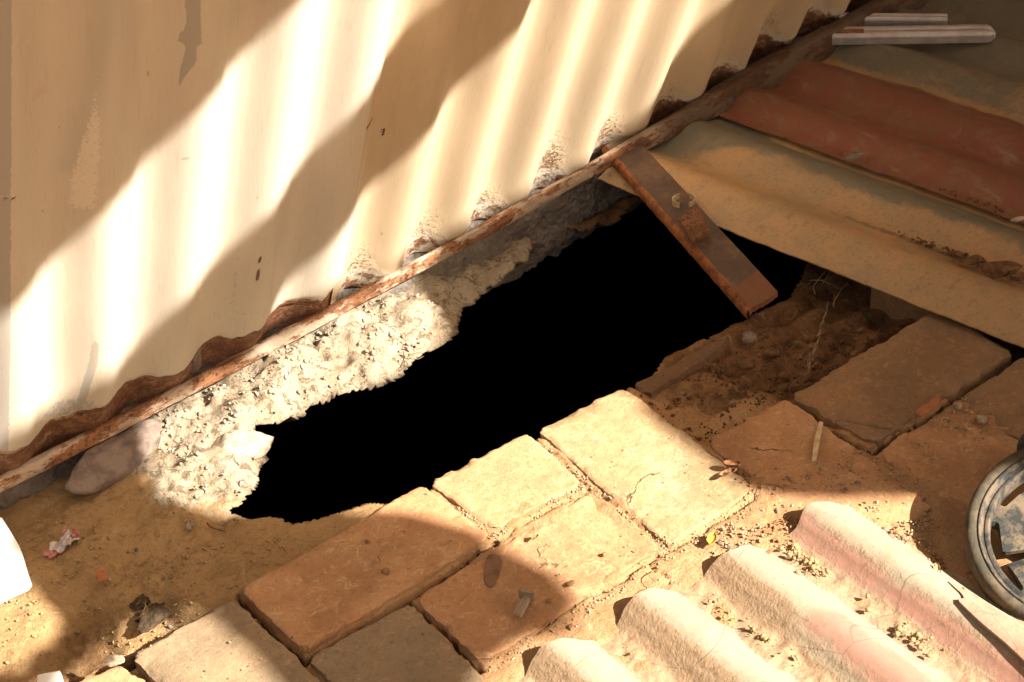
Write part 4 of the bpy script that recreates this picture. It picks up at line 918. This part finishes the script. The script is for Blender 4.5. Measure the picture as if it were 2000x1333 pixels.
# white plastic strips top right
def strip_bar(pa, pb, z, w_, h_, name, label, rounded):
    a = gp(*pa, z); b_ = gp(*pb, z); d = b_-a; L_ = np.linalg.norm(d); d /= L_; q = np.array([-d[1], d[0], 0])
    root = bpy.data.objects.new(name, None); put(root, name); root.location = tuple(a); tag(root, label, 'plastic strip', 'white plastic strips on the red sheet')
    n = 60; V = []; sec = [(-.5, 0), (-.5, .75), (-.42, 1), (-.1, 1), (-.02, .62), (.06, 1), (.42, 1), (.5, .75), (.5, 0)]
    P = np.zeros((n, len(sec), 3))
    for i, u in enumerate(np.linspace(0, 1, n)):
        x = u*L_; f = 1.0
        if rounded: e = (L_-x)/(w_*.5); f = math.sqrt(max(0.03, 1-(1-min(e, 1))**2)) if e < 1 else 1
        for j, (o, z_) in enumerate(sec): P[i, j] = d*x+q*o*w_*f+np.array([0, 0, z_*h_*(.5+.5*f)])
    sheet_np('channel', P, (0, 0, 1), .0012, M_white, None, root, (0, 0, 0))
    k = P[-1]; V = [tuple(p) for p in k]+[tuple(p+d*.0012) for p in k]; c = len(k)
    F = [tuple(range(c))[::-1], tuple(range(c, 2*c))]+[(i, (i+1) % c, (i+1) % c+c, i+c) for i in range(c)]
    mesh_np('end_cap', V, F, M_white, False, None, root)
    st = []
    Pm = np.zeros((12, 4, 3))
    for i, u in enumerate(np.linspace(.06 if rounded else .10, .46 if rounded else .40, 12)):
        for j, o in enumerate((-.36, -.2, -.05, .1)): Pm[i, j] = d*u*L_*.55+q*(o+.03*math.sin(i))*w_+np.array([0, 0, h_*1.0+.0006])
    sheet_np('dirt_stain', Pm, (0, 0, 1), .0004, M_drybrown, None, root, (0, 0, 0))
strip_bar((1602, 78), (1942, 73), .034, .023, .012, 'plastic_strip', 'long white plastic strip with a rounded end, the nearer of two', True)
strip_bar((1640, 44), (1848, 46), .036, .014, .010, 'plastic_strip', 'shorter white plastic strip with a square end, the farther of two', False)

# ------------------------------------------------------------------ wheel
def lathe(prof, n, flip=False):
    k = len(prof); V = []; F = []
    for i in range(n):
        a = 2*math.pi*i/n
        for r, z in prof: V.append((r*math.cos(a), r*math.sin(a), z))
    for i in range(n):
        i2 = (i+1) % n
        for j in range(k):
            j2 = (j+1) % k; F.append((i*k+j, i2*k+j, i2*k+j2, i*k+j2))
    return V, F
def wheel():
    R_ = .092; c = gp(2108, 1054, .019)
    tocam = (CAM-c)/np.linalg.norm(CAM-c)
    nrm = tocam*.44+RT*.04+np.array([0, 0, .68]); nrm /= np.linalg.norm(nrm)
    root = bpy.data.objects.new('wheel', None); put(root, 'wheel')
    root.location = tuple(c); root.rotation_mode = 'QUATERNION'; root.rotation_quaternion = Vector(nrm).to_track_quat('Z', 'Y')
    tag(root, 'dusty dark plastic spoked wheel leaning at the right edge of the photo', 'wheel')
    V, F = lathe([(R_*.86, .010), (R_*.93, .0135), (R_*.985, .011), (R_, .004), (R_, -.002), (R_*.985, -.008), (R_*.93, -.010), (R_*.86, -.010)], 96); mesh_np('tyre', V, F, M_tread, True, None, root)
    V, F = lathe([(R_*.765, -.004), (R_*.775, .006), (R_*.795, .0095), (R_*.82, .0065), (R_*.85, .0070), (R_*.865, .0125), (R_*.885, .0125), (R_*.89, -.008), (R_*.765, -.009)], 96); mesh_np('rim', V, F, M_rim, True, None, root)
    V, F = lathe([(R_*.08, .012), (R_*.2, .014), (R_*.24, .010), (R_*.25, -.008), (R_*.08, -.008)], 48); mesh_np('hub', V, F, M_petal, True, None, root)
    for k in range(5):
        a0 = math.radians(162+72*k); V = []; n = 22
        for i in range(n):
            t = i/(n-1); r = R_*(.22+.56*t)
            hw = math.radians(22*float(sst(.0, .12, t))*(1-float(sst(.80, .87, t)))+9)
            for s_, z in zip((-1, -.75, .75, 1), (-.0035, .0, .0, -.0035)): V.append((r*math.cos(a0+s_*hw), r*math.sin(a0+s_*hw), z))
            for s_, z in zip((1, -1), (-.008, -.008)): V.append((r*math.cos(a0+s_*hw), r*math.sin(a0+s_*hw), z))
        F = []
        for i in range(n-1):
            for j in range(6): j2 = (j+1) % 6; F.append((i*6+j, (i+1)*6+j, (i+1)*6+j2, i*6+j2))
        F.append(tuple(range(6))[::-1]); F.append(tuple((n-1)*6+j for j in range(6)))
        mesh_np('spoke', V, F, M_petal, False, None, root)
b = NB('dusty_spoke_plastic', .8, .12).col((.032, .032, .029)); b.mix(b.remap(b.noise(40, 6, .8), .42, .58), (.15, .108, .066)); b.mix(b.remap(b.noise(160, 5, .8), .54, .64, 0, .6), (.03, .03, .03)); M_petal = b.done()
wheel()
# black plastic foot behind the wheel
p0 = gp(2000, 862, .03)
prism('plastic_bracket', [gp(1985,868,.035), gp(1993,846,.035), gp(2040,835,.035), (gp(2060,880,.035))], .03, M_black, 'black plastic bracket behind the top of the wheel at the right edge', 'bracket', .004)

# ------------------------------------------------------------------ unseen panel added overhead, holes cut to cast the patches of shade
RH = 1.32
def rf(P): return (P+SUN*(RH-P[2])/SUN[2])[:2]
LIT = [('w', [(760,-200),(590,0),(480,110),(300,310),(140,480),(10,610),(-80,700),(-80,960),(0,870),(190,770),(300,650),(520,420),(700,200),(850,10),(1000,-200)]),
 ('w', [(1230,-200),(1050,0),(920,160),(760,340),(640,470),(540,585),(500,660),(880,470),(1130,342),(1215,262),(1268,190),(1420,0),(1560,-200)]),
 ('r', [(245,850),(500,700),(700,590),(800,520),(880,590),(930,660),(830,720),(640,800),(560,860),(560,930),(520,1010),(450,1000),(330,975),(300,930),(295,880)]),
 ('g', [(1210,745),(1300,830),(1400,900),(1480,962),(1560,975),(1830,975),(2600,985),(2600,1700),(980,1700),(940,1320),(1000,1262),(1130,1225),(1135,1180),(1090,1130),(1010,1080),(930,1040),(800,1005),(700,1005),(680,960),(830,900),(1100,770)]),
 ('g', [(-120,960),(8,1010),(40,1080),(58,1120),(110,1150),(190,1205),(150,1245),(90,1290),(-60,1345),(-200,1345)]),
 ('g', [(300,1205),(400,1165),(420,1215),(500,1272),(560,1340),(640,1420),(60,1500),(40,1400),(130,1330),(245,1275)])]
polys = []
for k, P in LIT:
    P3 = [wp(*q) if k == 'w' else gp(*q, -.01 if k == 'r' else 0) for q in P]; polys.append([rf(q) for q in P3])
cu = bpy.data.curves.new('shade_panel', 'CURVE'); cu.dimensions = '2D'; cu.fill_mode = 'NONE'
def shade_panel():
    x0, x1, y0, y1 = -.12, 3.8, -3.2, -.42; st = .009
    xs = np.arange(x0, x1, st); ys = np.arange(y0, y1, st); Xc, Yc = np.meshgrid(xs, ys, indexing='ij')
    sd = np.full(Xc.shape, 1e9)
    for P in polys: sd = np.minimum(sd, sdf(P, Xc, Yc))
    gx_, gy_ = np.gradient(sd, st); gl_ = np.hypot(gx_, gy_)+1e-6
    nearm = (sd > 0) & (sd < st*.8); mv = np.where(nearm, sd, 0)
    Xm = Xc-gx_/gl_*mv; Ym = Yc-gy_/gl_*mv
    n, m = Xc.shape; V = np.stack([Xm, Ym, np.full(Xc.shape, RH)], -1).reshape(-1, 3)
    F = grid_faces(n, m); ok = (sd > 0).ravel(); F = F[ok[F].all(1)]
    V2 = V.copy(); V2[:, 2] += .012
    ui = np.unique(F); rm = -np.ones(len(V), int); rm[ui] = np.arange(len(ui)); k = len(ui)
    Fb = rm[F]; E_ = np.concatenate([Fb[:, [0, 1]], Fb[:, [1, 2]], Fb[:, [2, 3]], Fb[:, [3, 0]]]); key = np.sort(E_, 1)
    _, inv, cnt = np.unique(key, axis=0, return_inverse=True, return_counts=True); be = E_[cnt[inv.ravel()] == 1]
    Fs = np.stack([be[:, 0], be[:, 1], be[:, 1]+k, be[:, 0]+k], 1)
    o = mesh_np('shade_panel', np.concatenate([V[ui], V2[ui]]), np.concatenate([Fb[:, ::-1], Fb+k, Fs]), M_shade_panel, False)
    tag(o, 'unseen panel added overhead with holes cut to cast the patches of shade', 'shade_panel')
shade_panel()
mesh_np('sky_block_wall', box_np(1.75, 1.85, -.35, 1.6, -.1, 2.2), [(0,3,2,1),(4,5,6,7),(0,1,5,4),(1,2,6,5),(2,3,7,6),(3,0,4,7)], M_stone_dim, False)  # unseen wall added to hold sky light off the far right
tag(S.objects['sky_block_wall'], 'unseen wall added on the right to cut the sky light', 'wall')
for o in S.objects:
    if o.type == 'MESH' and o.parent is None and 'label' not in o and 'kind' not in o: print('UNTAGGED', o.name)
